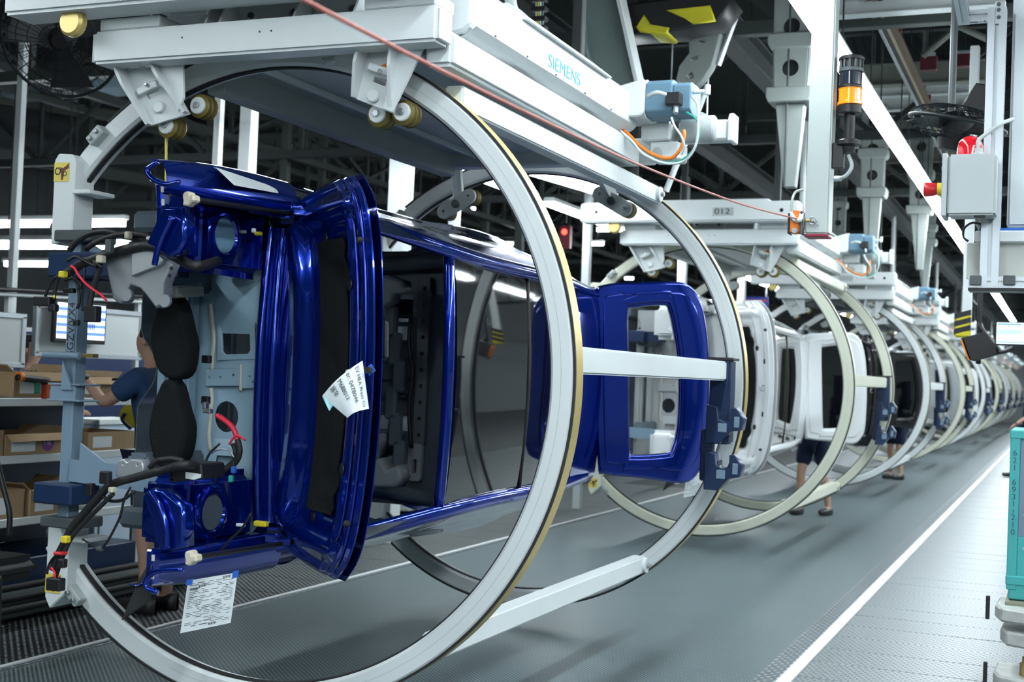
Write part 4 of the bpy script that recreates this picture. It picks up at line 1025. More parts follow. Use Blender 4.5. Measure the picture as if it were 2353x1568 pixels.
# ------------------------------------------------------------------ loose wiring looms
LOOM = mat('loom_tape', (.014, .014, .016), .55, bump=.3, bscale=50)
REDW = mat('red_cable', (.80, .03, .07), .4)
def harness(label, base, runs, blocks):
    t = thing('wiring_harness', label, 'wiring harness', tuple(base))
    for nm, m, r, Y, pts in runs:
        obj(nm, tube([at(p[0], p[1], Y=(p[2] if len(p) > 2 else Y)) for p in pts], r, 8, 5), m, t)
    for nm, m, px, py, Y, w, h, d in blocks:
        c = at(px, py, Y=Y)
        obj(nm, box(c.x-w/2, c.x+w/2, c.y-d/2, c.y+d/2, c.z-h/2, c.z+h/2, .004), m, t)
    return t
harness('black wiring harness draped over the upper support arm with a red wire', at(200, 600, Y=4.25), [
    ('loom', LOOM, .013, 4.3, [(160, 575), (180, 552), (215, 535), (250, 533), (300, 545), (350, 556), (395, 575)]),
    ('loom', LOOM, .012, 4.28, [(197, 572), (235, 550), (285, 538), (330, 540), (352, 550), (362, 556)]),
    ('thick_loom', LOOM, .021, 4.22, [(150, 632), (185, 608), (215, 596), (250, 585), (295, 572), (340, 565), (385, 578), (420, 600), (455, 612), (500, 600, 4.5)]),
    ('loom', LOOM, .012, 4.2, [(232, 592), (228, 620), (218, 650), (208, 690), (205, 730)]),
    ('branch', BLACK, .006, 4.15, [(150, 630), (125, 640), (112, 660), (104, 682)]),
    ('branch', BLACK, .007, 4.15, [(160, 625), (135, 640), (128, 660), (124, 690)]),
    ('branch', BLACK, .006, 4.18, [(165, 635), (178, 655), (182, 690), (178, 710)]),
    ('branch', BLACK, .005, 4.2, [(195, 615), (192, 650), (188, 690), (190, 715)]),
    ('branch', BLACK, .007, 4.18, [(155, 600), (175, 590), (195, 600), (220, 612), (215, 600), (235, 615)]),
    ('branch', BLACK, .006, 4.18, [(150, 645), (170, 640), (185, 655), (180, 668)]),
    ('red_wire', REDW, .005, 4.12, [(163, 611), (172, 618), (180, 632), (197, 652), (215, 666), (232, 678), (245, 691)]),
], [('connector', BLACK, 101, 693, 4.15, .085, .038, .04), ('connector', BLACK, 123, 708, 4.15, .035, .03, .03), ('connector', DKGREY, 252, 566, 4.18, .03, .055, .03),
    ('yellow_tape', YELLOW, 145, 631, 4.13, .028, .026, .03), ('yellow_tape', YELLOW, 124, 682, 4.13, .01, .014, .012), ('cream_tape', CREAM, 232, 596, 4.18, .032, .03, .03), ('cream_tape', CREAM, 295, 541, 4.26, .022, .030, .03),
    ('connector', BLACK, 213, 722, 4.18, .06, .065, .04), ('connector', BLACK, 176, 742, 4.15, .025, .022, .025), ('connector', W_PAINT, 345, 548, 4.26, .03, .014, .02), ('connector', BLACK, 160, 668, 4.2, .05, .02, .03)])
harness('black wiring harness hanging from the lower nose with yellow and red tape', at(150, 1240, Y=4.2), [
    ('thick_loom', LOOM, .017, 4.2, [(475, 1078, 4.4), (430, 1068), (380, 1080), (310, 1098), (255, 1115), (225, 1145), (190, 1185), (165, 1215), (150, 1245), (135, 1275), (122, 1310)]),
    ('loom', LOOM, .012, 4.22, [(345, 1075), (360, 1060), (395, 1055), (420, 1060)]),
    ('loom', LOOM, .010, 4.18, [(260, 1135), (235, 1160), (200, 1195), (165, 1235), (148, 1270), (136, 1300), (128, 1325)]),
    ('branch', BLACK, .005, 4.18, [(150, 1265), (125, 1280), (112, 1300), (108, 1320)]),
    ('branch', BLACK, .004, 4.2, [(190, 1240), (215, 1255), (228, 1268)]),
    ('branch', BLACK, .005, 4.2, [(300, 1120), (285, 1150), (275, 1190), (250, 1240), (235, 1260)]),
    ('branch', BLACK, .007, 4.2, [(225, 1130), (250, 1150), (280, 1150), (310, 1130)]),
    ('red_wire', REDW, .005, 4.15, [(118, 1305), (126, 1318), (124, 1335)]),
], [('connector', BLACK, 128, 1343, 4.15, .07, .05, .04), ('connector', BLACK, 144, 1295, 4.15, .03, .035, .03), ('yellow_tape', YELLOW, 151, 1240, 4.16, .03, .028, .03), ('red_tape', RED, 139, 1272, 4.16, .045, .012, .04),
    ('connector', BLACK, 243, 1098, 4.15, .045, .05, .03), ('cream_tape', CREAM, 258, 1126, 4.17, .022, .022, .03), ('connector', BLACK, 208, 1125, 4.2, .03, .05, .03), ('connector', DKGREY, 229, 1262, 4.2, .03, .016, .02)])
harness('red battery cable and black leads curled in front of the blue bulkhead', at(520, 1000, Y=4.7), [
    ('red_cable', REDW, .012, 4.75, [(498, 955), (515, 965), (532, 980), (542, 998), (546, 1012)]),
    ('red_cable', REDW, .007, 4.75, [(475, 1088), (495, 1084), (512, 1076)]),
    ('red_branch', REDW, .005, 4.74, [(540, 1000), (552, 1004), (563, 1012)]),
    ('red_branch', REDW, .005, 4.74, [(544, 1000), (534, 1010), (527, 1022)]),
    ('loom', LOOM, .013, 4.75, [(546, 1010), (551, 1035), (545, 1058), (528, 1075), (505, 1087), (478, 1091)]),
    ('loom', LOOM, .010, 4.76, [(535, 1020), (541, 1040), (536, 1060), (515, 1078)]),
    ('branch', BLACK, .005, 4.74, [(505, 1020), (480, 1045), (470, 1075)]),
    ('branch', BLACK, .005, 4.7, [(536, 1060), (537, 1085), (532, 1110)]),
    ('branch', BLACK, .005, 4.5, [(577, 1180), (555, 1215), (520, 1250), (495, 1285)]),
    ('branch', STEEL, .004, 4.72, [(485, 1043), (500, 1034), (525, 1035), (538, 1052)]),
], [('connector', mat('blue_connector', (.03, .15, .65), .4), 537, 1080, 4.69, .02, .03, .02), ('connector', mat('green_connector', (.03, .42, .35), .4), 531, 1101, 4.69, .02, .03, .02), ('terminal', STEEL, 478, 945, 4.75, .04, .02, .03), ('terminal', STEEL, 472, 932, 4.75, .02, .03, .03),
    ('connector', YELLOW, 600, 1204, 4.6, .06, .022, .03), ('connector', W_PAINT, 553, 1207, 4.6, .04, .014, .02), ('connector', BLACK, 475, 826, 4.85, .04, .035, .03), ('connector', BLACK, 473, 920, 4.85, .035, .035, .03), ('connector', YELLOW, 594, 537, 4.75, .035, .016, .02), ('connector', W_PAINT, 555, 533, 4.75, .045, .014, .02), ('connector', PAPER, 583, 530, 4.74, .016, .020, .02)])
# ------------------------------------------------------------------ right-hand side: pillar, signal lamp, control boxes, cart
def profile_bar(t, p, q, w=.045, name='profile', m=ALU):
    """slotted aluminium profile: square bar with a recessed groove on its two camera sides"""
    p, q = Vector(p), Vector(q)
    d = (q-p).normalized(); s, u = frame_of(d)
    k = w/2; g = w*.11; dp = w*.18
    sec = []
    for a, b in ((1, 0), (0, 1), (-1, 0), (0, -1)):
        e = Vector((a, b)); f = Vector((-b, a))
        for c in (e*k-f*k*.999, e*k-f*g, e*(k-dp)-f*g, e*(k-dp)+f*g, e*k+f*g): sec.append(c)
    n = len(sec); vs = []
    for o_ in (p, q):
        for c in sec: vs.append(o_+s*c.x+u*c.y)
    fs = [(i, (i+1) % n, n+(i+1) % n, n+i) for i in range(n)]+[tuple(range(n))[::-1], tuple(range(n, 2*n))]
    me = raw(vs, fs); bm = bmesh.new(); bm.from_mesh(me); bpy.data.meshes.remove(me)
    return obj(name, bm_mesh(bm), m, t)

PY = 6.7
pl = at(1848, 538, Y=PY); pr = at(1903, 538, Y=PY); px0, px1 = pl.x, pr.x
pil = thing('hanging_pillar', 'white square hanging pillar with red bottom cap beside the bright lamp row', 'pillar', (px0, PY, pl.z))
obj('pillar_tube', box(px0, px1, PY, PY+.12, pl.z, 6.0, .008, 2), mat('pillar_paint', (.50, .56, .55), .42, var=.04), pil)
obj('bottom_cap', box(px0-.001, px1+.001, PY-.001, PY+.121, pl.z-.014, pl.z, .003), mat('dark_red_cap', (.30, .01, .04), .4), pil)
sl = thing('signal_lamp', 'black signal tower lamp with amber segment on the white pillar', 'signal lamp', tuple(at(1945, 345, Y=PY+.05)))
AMB = mat('amber_lens', (.85, .27, .01), .2, coat=1., emit=.35)
b0 = at(1950, 338, Y=PY+.05); ax = at(1961, 130, Y=PY+.05)-b0; SLH = ax.length; ax = Vector((0, 0, 1))
hh = lambda k: k*SLH
obj('lamp_base', lathe([(0, hh(0)-.03), (.03, hh(0)-.03), (.035, hh(.0)), (.062, hh(.02)), (.062, hh(.065)), (.05, hh(.075)), (.0, hh(.08))], b0, ax, 24), BLACK, sl)
obj('lamp_stem', cyl(b0+ax*hh(.07), b0+ax*hh(.38), .028, 16), BLACK, sl)
obj('lamp_collar', cyl(b0+ax*hh(.36), b0+ax*hh(.46), .060, 24, .004), BLACK, sl)
obj('amber_segment', lathe([(.062, hh(.46)), (.064, hh(.465)), (.064, hh(.49)), (.058, hh(.50)), (.058, hh(.63)), (.062, hh(.64))], b0, ax, 24), AMB, sl)
obj('segment_ring', cyl(b0+ax*hh(.635), b0+ax*hh(.675), .060, 24, .003), BLACK, sl)
obj('dark_segment', cyl(b0+ax*hh(.675), b0+ax*hh(.82), .057, 24, .002), mat('dark_lens', (.02, .025, .04), .15, coat=1.), sl)
obj('segment_ring', cyl(b0+ax*hh(.82), b0+ax*hh(.865), .062, 24, .003), DKGREY, sl)
bz = obj('buzzer_cage', cyl(b0+ax*hh(.865), b0+ax*hh(.96), .052, 16, .0), BLACK, sl)
for k in range(12):
    a = 2*PI*k/12; c = Vector((math.cos(a)*.055, math.sin(a)*.055, 0))
    obj('cage_rib', box(*(lambda p: (p.x-.005, p.x+.005, p.y-.005, p.y+.005, p.z, p.z+hh(.095)))(b0+c+ax*hh(.865)), .001), DKGREY, bz)
obj('top_cap', lathe([(0.064, hh(.955)), (.064, hh(.985)), (.055, hh(1.0)), (0, hh(1.005))], b0, ax, 24), BLACK, sl)
lb = obj('lamp_bracket', box(px1, b0.x-.02, PY+.03, PY+.07, b0.z-.11, b0.z+.02, .004), BLACK, sl)
obj('cable', tube([b0+Vector((0, 0, -.04)), b0+Vector((.02, -.01, -.10)), b0+Vector((-.01, -.01, -.15)), b0+Vector((-.06, 0, -.16))], .010, 8), G_PAINT, sl)
obj('cable_gland', cyl(b0+Vector((-.07, 0, -.16)), b0+Vector((-.03, 0, -.16)), .014, 10, .003), ALU, sl)
ft = mat('faint_print', (.35, .37, .38), .6)
# pull cord and its switch
sw = thing('pull_switch', 'orange emergency pull-cord switch at the foot of the white pillar', 'switch', tuple(at(1830, 515, Y=PY-.02)))
c = at(1830, 512, Y=PY-.02)
obj('switch_body', box(c.x-.026, c.x+.026, c.y-.04, c.y+.03, c.z-.058, c.z+.058, .008, 2), ORANGE, sw)
obj('switch_side', box(c.x-.036, c.x-.026, c.y-.045, c.y+.035, c.z-.062, c.z+.045, .003), BLACK, sw)
obj('switch_side', box(c.x+.026, c.x+.036, c.y-.045, c.y+.035, c.z-.062, c.z+.055, .003), DKGREY, sw)
obj('switch_button', lathe([(0, .0), (.014, 0), (.014, .008), (0, .010)], c+Vector((0, -.04, -.045)), (0, -1, 0), 14), G_PAINT, sw)
obj('switch_cable', tube([at(1818, 492, Y=PY-.03), at(1820, 462, Y=PY-.03), at(1828, 442, Y=PY), at(1846, 436, Y=PY+.02)], .007, 8), G_PAINT, sw)
obj('cable_loop', tube([at(1818, 490, Y=PY-.05), at(1826, 505, Y=PY-.07), at(1838, 505, Y=PY-.07), at(1842, 492, Y=PY-.05)], .012, 8), W_PAINT, sw)
obj('mount', box(c.x+.03, px0, c.y-.01, c.y+.04, c.z-.03, c.z+.03, .003), STEEL, sw)
rope_pts = [at(1868, 508, Y=PY-.01), at(1832, 503, Y=PY-.07), at(1700, 468, Y=5.7), at(1500, 392, Y=4.35), at(1300, 302, Y=3.3), at(970, 140, Y=2.42), at(700, 0, Y=1.98), at(560, -75, Y=1.8)]
rope = obj('emergency_rope', tube(rope_pts, .0042, 8, 8), mat('red_cord', (.55, .16, .13), .45, var=.25, scale=40)); tag(rope, 'thin red pull cord running diagonally in front of the carrier to the orange switch', 'pull cord')
kn = at(1868, 508, Y=PY-.012)
hk = thing('cord_hook', 'small steel hook and clamp holding the red cord on the pillar', 'hook', tuple(kn))
obj('hook_eye', tube([kn+Vector((.018*math.cos(a), -.01, .018*math.sin(a))) for a in [2*PI*k/12 for k in range(12)]], .004, 6, 2, True), STEEL, hk)
obj('cord_clamp', bar(kn+Vector((-.035, -.012, .0)), kn+Vector((-.01, -.012, 0)), .014, .014, .003), mat('brass', (.35, .25, .08), .4, metal=.6), hk)
obj('hook_shank', cyl(kn+Vector((.0, .012, 0)), kn+Vector((0, -.014, 0)), .006, 8), STEEL, hk)

# control box with emergency stop and red beacon on the right post
RY = 5.5
A = lambda px, py, Y=RY: at(px, py, Y=Y)
rp_ = thing('service_post', 'thick white post at the right edge with slotted aluminium profile frame', 'post', tuple(A(2330, 520)))
pa, pb = A(2312, 520), A(2400, 520)
obj('post_tube', box(pa.x, pb.x, RY+.02, RY+.20, A(2330, 520).z, 5.2, .01, 2), mat('post_paint', (.62, .68, .72), .42, var=.04), rp_)
x_pr = A(2284, 300).x
profile_bar(rp_, (x_pr, RY, A(2284, 660).z), (x_pr, RY, A(2284, 22).z), .07, 'upright_profile')
profile_bar(rp_, (x_pr-.025, RY, A(2284, 36).z), (A(2205, 36).x, RY, A(2284, 36).z), .045, 'cross_profile')
profile_bar(rp_, (A(2216, 36).x, RY, A(2284, 42).z), (A(2216, 36).x-.02, RY-.5, A(2284, 42).z+.16), .045, 'arm_profile')
obj('corner_plate', box(A(2288, 20).x, A(2312, 20).x, RY-.034, RY-.026, A(2300, 60).z, A(2300, 8).z, .002), ALU, rp_)
for py in (15, 28, 45):
    p = A(2296, py); obj('plate_bolt', cyl(p+Vector((0, -.04, 0)), p+Vector((0, -.03, 0)), .008, 8, .002), DKGREY, rp_)
for px in (2250, 2258, 2270):
    p = A(px, 50); obj('angle_bolt', cyl(p, p+Vector((0, -.03, 0)), .007, 8), ALU, rp_)
zl = A(2284, 650).z
profile_bar(rp_, (A(2226, 650).x, RY-.01, zl), (A(2400, 650).x, RY-.01, zl), .045, 'lower_profile')
obj('black_base', box(A(2226, 650).x, A(2400, 650).x, RY-.04, RY+.08, zl-.035, zl-.024, .002), BLACK, rp_)
for px in (2243, 2320):
    p = A(px, 648); obj('bracket_angle', box(p.x-.022, p.x+.022, RY-.045, RY-.033, p.z-.016, p.z+.022, .003), DKGREY, rp_)
bp_ = mat('beige_panel', (.52, .55, .52), .45, var=.06)
obj('back_panel', box(A(2220, 600).x, A(2400, 600).x, RY+.03, RY+.05, A(2225, 640).z, A(2225, 556).z, .004), bp_, rp_)
vb = obj('valve_box', box(A(2240, 540).x, A(2400, 540).x, RY+.0, RY+.03, A(2240, 557).z, A(2240, 530).z, .005), W_PAINT, rp_)
obj('blue_seal', box(A(2250, 530).x, A(2400, 530).x, RY+.005, RY+.025, A(2240, 530).z, A(2240, 524).z, .001), BTAPE, vb)
obj('loop_cable', tube([A(2225, 555), A(2214, 545), A(2216, 525), A(2235, 512), A(2262, 518)], .0045, 8), BLACK, rp_)
xb0, xb1, zb0, zb1 = A(2184, 500).x, A(2292, 500).x, A(2230, 508).z, A(2230, 372).z
bxm = mat('control_box_grey', (.44, .49, .50), .45, var=.04)
eb = thing('control_box', 'light grey wall control box with red emergency button and red beacon', 'control box', (xb0, RY, zb0))
obj('box_body', box(xb0, xb1, RY-.19, RY-.045, zb0, zb1, .008, 2), bxm, eb)
ld = obj('box_door', box(xb0-.022, xb0-.002, RY-.195, RY-.04, zb0-.005, zb1+.004, .004), bxm, eb)
for z in (zb0+.05, zb1-.05):
    obj('box_hinge', box(xb0-.008, xb0+.012, RY-.172, RY-.155, z-.018, z+.018, .003), ALU, ld)
obj('latch', box(xb0+.10, xb0+.14, RY-.17, RY-.14, zb0-.008, zb0+.001, .002), DKGREY, eb)
zc_ = A(2140, 443).z
es = obj('stop_collar', cyl((xb0-.022, RY-.09, zc_), (xb0-.045, RY-.09, zc_), .026, 18), YELLOW, eb)
obj('stop_button', lathe([(.022, 0), (.026, .01), (.030, .045), (.026, .052), (0, .054)], (xb0-.045, RY-.09, zc_), (-1, 0, 0), 20), RED, es)
obj('lock', cyl((xb0-.022, RY-.09, zb1-.04), (xb0-.032, RY-.09, zb1-.04), .012, 12, .002), STEEL, ld)
bc = Vector((A(2232, 368).x, RY-.09, zb1))
bn = obj('beacon_lens', lathe([(.048, 0), (.048, .04), (.044, .06), (.030, .078), (.012, .086), (0, .087)], bc, (0, 0, 1), 24), mat('red_lens', (.62, .01, .02), .15, coat=1., emit=.15), eb)
gl = Vector((A(2252, 368).x, RY-.13, zb1))
obj('cable_gland', lathe([(0, 0), (.020, 0), (.020, .012), (.015, .016), (.015, .03), (0, .03)], gl, (0, 0, 1), 12), G_PAINT, eb)
obj('supply_cable', tube([gl+Vector((0, 0, .02)), gl+Vector((0, 0, .06)), gl+Vector((.03, .01, .09)), gl+Vector((.08, .03, .13)), gl+Vector((.12, .1, .16))], .008, 8), G_PAINT, eb)

# scanner stand, monitor, second post further back
SY = 10.5
B = lambda px, py, Y=SY: at(px, py, Y=Y)
p2 = thing('station_post', 'white station post with yellow and black striped guard at its foot', 'post', tuple(B(2225, 720)))
obj('post_tube', box(B(2211, 700).x, B(2232, 700).x, SY, SY+.10, B(2220, 735).z, 4.2, .006), W_PAINT, p2)
gx0, gx1, gz0, gz1 = B(2193, 770).x, B(2230, 770).x, B(2210, 776).z, B(2210, 722).z
STR = mat('hazard_yellow', (.72, .62, .02), .5)
gd = obj('striped_guard', box(gx0, gx1, SY-.05, SY+.05, gz0, gz1, .012, 2), STR, p2)
for k in range(3):
    z = gz0+(gz1-gz0)*(.12+.32*k)
    obj('black_stripe', prism([(gx0-.001, z), (gx1+.001, z+.035), (gx1+.001, z+.075), (gx0-.001, z+.04)], 'y', SY-.052, SY+.052, .0), BLACK, gd)
hd_ = thing('handheld_scanner', 'black handheld terminal with orange edge hanging on an arm by the striped guard', 'scanner', tuple(B(2250, 830)))
Ms = basis((0, SY-.1, 0), (1, 0, 0), (0, 0, 1), (0, -1, 0))
gg = lambda L: [(B(*p, Y=SY-.1).x, B(*p, Y=SY-.1).z) for p in L]
obj('terminal_body', plate(gg([(2212, 780), (2265, 765), (2285, 790), (2290, 815), (2240, 829), (2228, 826)]), [], .08, Ms, .006), BLACK, hd_)
obj('orange_edge', plate(gg([(2209, 782), (2215, 779), (2232, 826), (2226, 829)]), [], .085, Ms, .001), ORANGE, hd_)
obj('blue_label', plate(gg([(2262, 800), (2280, 797), (2284, 812), (2270, 815)]), [], .084, Ms, .001), mat('pale_blue_label', (.35, .5, .7), .5), hd_)
obj('arm', tube([Vector((B(2253, 665, SY-.05).x, SY-.05, 9.0)), B(2253, 665, SY-.05), B(2252, 740, SY-.06), B(2262, 765, SY-.08), B(2285, 790, SY-.1), B(2300, 812, SY-.1)], .018, 8), BLACK, hd_)
obj('handle', tube([B(2278, 812, SY-.1), B(2310, 808, SY-.12), B(2330, 798, SY-.12)], .016, 8), BLACK, hd_)
obj('cable_coil', tube([B(2236, 690), B(2246, 700), B(2256, 690), B(2250, 675)], .006, 6), G_PAINT, hd_)
MY = 9.6
Cc = lambda px, py: at(px, py, Y=MY)
mn = thing('wall_monitor', 'flat monitor with blue and white table on screen at the right edge', 'monitor', tuple(Cc(2320, 800)))
x0, x1, z0, z1 = Cc(2286, 780).x, Cc(2286, 780).x+.42, Cc(2300, 794).z, Cc(2300, 739).z
obj('monitor_case', box(x0, x1, MY, MY+.04, z0, z1, .006), BLACK, mn)
SCRM = mat('lit_screen', (.75, .88, .98), .3, var=.02, emit=.9)
sc_ = obj('screen', box(x0+.01, x1-.01, MY-.002, MY, z0+.012, z1-.008, 0), SCRM, mn)
SB = mat('screen_blue', (.12, .25, .80), .3, var=0, emit=.7); SC_ = mat('screen_cyan', (.30, .80, .92), .3, var=0, emit=.8); SY_ = mat('screen_green', (.75, .85, .30), .3, var=0, emit=.8)
obj('screen_bar', box(x0+.012, x0+.17, MY-.003, MY-.002, z1-.025, z1-.012, 0), SB, sc_)
obj('screen_bar', box(x0+.175, x1-.012, MY-.003, MY-.002, z1-.025, z1-.012, 0), SY_, sc_)
obj('screen_bar', box(x0+.012, x0+.17, MY-.003, MY-.002, z0+.075, z0+.11, 0), SC_, sc_)
obj('screen_bar', box(x0+.012, x1-.012, MY-.003, MY-.002, z0+.02, z0+.028, 0), SB, sc_)
obj('monitor_arm', box(x0+.2, x0+.26, MY+.04, MY+.10, z0+.02, 4.0, .004), W_PAINT, mn)

# teal parts cart
CY = 7.4
D = lambda px, py, Y=CY: at(px, py, Y=Y)
ct = thing('parts_cart', 'teal metal parts cart with dark numbers on its corner post at the right edge', 'cart', (D(2330, 1500).x+.3, CY+.3, 0))
cx0 = D(2316, 1200).x; cz1 = D(2316, 990).z; cz0 = D(2320, 1378).z
cp_ = obj('corner_post', box(cx0, cx0+.05, CY, CY+.065, cz0+.05, cz1, .004), TEAL, ct)
obj('corner_post', box(cx0, cx0+.05, CY+.62, CY+.685, cz0+.05, cz1, .004), TEAL, ct)
obj('corner_post', box(cx0+.9, cx0+.965, CY, CY+.065, cz0+.05, cz1, .004), TEAL, ct)
obj('top_rim', box(cx0-.003, cx0+.97, CY-.003, CY+.69, cz1-.04, cz1+.004, .004), TEAL, ct)
pn = obj('front_panel', box(cx0+.05, cx0+.9, CY+.012, CY+.03, cz0+.33, cz1-.04, .002), mat('slate_panel', (.17, .25, .33), .45), ct)
for k in range(4):
    p = (cx0+.082, CY+.012, cz1-.09-.175*k)
    obj('panel_screw', lathe([(.009, 0), (.007, .005), (0, .006)], p, (0, -1, 0), 10), ALU, pn)
obj('lower_panel', box(cx0+.05, cx0+.9, CY+.008, CY+.03, cz0+.05, cz0+.33, .002), TEAL, ct)
obj('bottom_rim', box(cx0-.004, cx0+.97, CY-.004, CY+.69, cz0+.075, cz0+.125, .006), TEAL, ct)
obj('bottom_tub', box(cx0+.012, cx0+.95, CY+.004, CY+.68, cz0, cz0+.08, .006), TEAL, ct)
INKT = mat('dark_number_paint', (.015, .10, .13), .5, var=0)
numz = [(1042, '6'), (1059, '2'), (1076, '1'), (1109, '6'), (1126, '9'), (1143, '3'), (1159, '1'), (1174, 'I'), (1190, '2'), (1207, '1'), (1224, '0')]
for py, ch in numz:
    p = D(2322, py+5)
    if ch == 'I':
        obj('number', box(cx0+.023, cx0+.027, CY-.0012, CY, p.z, p.z+.018, 0), INKT, cp_)
    else:
        text_plane(ch, (cx0+.025, CY-.001, p.z), (1, 0, 0), (0, 0, 1), .030, INKT, cp_, 'number', align='CENTER', sx=1.05)
GRIME = mat('scuffed_white_steel', (.50, .52, .50), .5, var=.35, scale=14)
obj('tow_plate', box(cx0+.0, cx0+.6, CY-.05, CY+.5, cz0-.03, cz0-.005, .004), mat('olive_plate', (.22, .22, .16), .6), ct)
def bumper(z, dx, nm='bumper'):
    pts = [(cx0+dx+.35, CY-.20), (cx0+dx+.12, CY-.20), (cx0+dx-.02, CY-.14), (cx0+dx-.05, CY-.02), (cx0+dx-.04, CY+.25), (cx0+dx+.35, CY+.25)]
    return obj(nm, prism(pts, 'z', z, z+.075, .012), GRIME, ct)
bumper(cz0-.10, .0); bumper(cz0-.22, .03); bumper(.02, .0)
obj('tow_tab', box(cx0-.09, cx0-.07, CY-.16, CY-.13, cz0-.09, cz0+.03, .003), BLACK, ct)
obj('tow_tab', box(cx0-.09, cx0-.07, CY-.22, CY-.19, .06, .17, .003), BLACK, ct)
fk = obj('castor_fork', box(cx0+.12, cx0+.19, CY-.06, CY-.03, .09, cz0-.18, .006), STEEL, ct)
obj('castor_wheel', lathe([(0, 0), (.05, 0), (.055, .01), (.085, .012), (.085, .04), (.055, .042), (.05, .05), (0, .05)], (cx0+.08, CY-.02, .10), (1, 0, 0), 24), mat('tan_wheel', (.30, .22, .10), .6), fk)
obj('castor_wheel', lathe([(0, 0), (.05, 0), (.055, .01), (.085, .012), (.085, .04), (.055, .042), (.05, .05), (0, .05)], (cx0+.6, CY+.45, .10), (1, 0, 0), 24), MATS['tan_wheel'], fk)
obj('leg', box(cx0+.55, cx0+.65, CY+.3, CY+.5, .03, cz0, .006), DKGREY, ct)

# fans: wire cage with blades and motor
def fan(label, c, axis, r, depth=.18, ncage=40):
    c = Vector(c); axis = Vector(axis).normalized(); s, u = frame_of(axis)
    t = thing('cage_fan', label, 'fan', tuple(c))
    WIRE = mat('dark_wire', (.03, .035, .04), .4, metal=.5)
    vs = []; fs = []
    def add_wire(P, rad):
        base = len(vs)
        me = tube(P, rad, 4, 1)
        vs.extend([v.co.copy() for v in me.vertices]); fs.extend([tuple(base+i for i in p.vertices) for p in me.polygons]); bpy.data.meshes.remove(me)
    for side in (-1, 1):
        for k in range(ncage):
            a = 2*PI*k/ncage; d = s*math.cos(a)+u*math.sin(a)
            add_wire([c+d*(r*q)+axis*(side*depth*.5*math.sqrt(max(0, 1-(q*.97)**3))) for q in (.15, .4, .65, .85, 1.0)], .0022)
        for q in (.3, .5, .7, .85):
            add_wire([c+(s*math.cos(a)+u*math.sin(a))*(r*q)+axis*(side*depth*.5*math.sqrt(max(0, 1-(q*.97)**3))) for a in [2*PI*k/28 for k in range(29)]], .003)
    obj('wire_cage', raw(vs, fs), WIRE, t, stuff=True)
    obj('rim', tube([c+(s*math.cos(a)+u*math.sin(a))*r for a in [2*PI*k/40 for k in range(40)]], .012, 8, 1, True), WIRE, t)
    obj('fan_motor', lathe([(0, -.16), (.07, -.15), (.085, -.10), (.085, .02), (.05, .05), (0, .05)], c, axis, 20), BLACK, t)
    for k in range(3):
        a = 2*PI*k/3+.4; d = s*math.cos(a)+u*math.sin(a); e = axis.cross(d)
        obj('blade', sheet(lambda p, q: c+d*(.06+(r*.84-.06)*p)+e*((q-.5)*.22*(.5+p))+axis*((q-.5)*.08), 6, 5, .004), mat('fan_blade', (.05, .055, .06), .35), t)
    obj('fan_bracket', cyl(c+axis*-.15, c+axis*-.15+Vector((0, 0, 1.3)), .02, 8), DKGREY, t)
    return t
fan('round black cage fan high at the upper left', at(140, 90, Y=6.9), (.35, -.75, -.45), .40)
fan('dark cage fan tilted nearly edge-on behind the right post', at(2200, 285, Y=7.6), (.22, -.05, .97), .26)
# ------------------------------------------------------------------ left-hand assembly station
RX = -5.8
S = lambda px, py, X=RX: at(px, py, X=X)
rk = thing('flow_rack', 'white aluminium flow rack with three shelves behind the worker', 'rack', (RX-.35, 6.4, 0))
LEVELS = (1.262, .915, .535)
for z in LEVELS:
    sh = obj('shelf_lip', box(RX-.03, RX, 4.6, 7.35, z-.03, z+.02, .004), W_PAINT, rk)
    obj('shelf_deck', box(RX-.62, RX-.03, 4.6, 7.35, z-.03, z-.012, .003), G_PAINT, rk)
for y in (4.62, 7.32):
    for x in (RX-.06, RX-.60):
        obj('rack_upright', box(x, x+.045, y, y+.045, 0, 1.32 if y < 7 else 1.32, .004), W_PAINT, rk)
obj('rack_back', box(RX-.64, RX-.625, 4.62, 7.35, .30, 1.30, .002), NAVY, rk)
obj('base_plinth', box(RX-.62, RX-.02, 4.62, 7.35, .10, .30, .006), NAVY, rk)
def carton(label, x0, y0, z0, w, d, h, flaps=True, sticker=None, rz=0.):
    t = thing('cardboard_box', label, 'cardboard box', (x0, y0, z0), (0, 0, rz), group='cartons on the flow rack')
    th = .006
    def a(nm, me, m=CARD, par=None): return obj(nm, me, m, par or t, local=True)
    a('carton_side', box(0, th, 0, d, 0, h, .001)); a('carton_side', box(w-th, w, 0, d, 0, h, .001))
    a('carton_side', box(th, w-th, 0, th, 0, h, .001)); a('carton_side', box(th, w-th, d-th, d, 0, h, .001))
    a('carton_base', box(th, w-th, th, d-th, 0, th, .0))
    if flaps:
        a('carton_flap', bar((w, d/2, h), (w+h*.35, d/2, h-h*.35), d*.96, th, .001))
        a('carton_flap', bar((w/2, 0, h), (w/2, -h*.35, h+h*.25), w*.96, th, .001))
        a('carton_flap', bar((w/2, d, h), (w/2, d+h*.35, h+h*.3), w*.96, th, .001))
    a('label', box(w, w+.001, d*.1, d*.5, h*.15, h*.75, 0), PAPER)
    return t
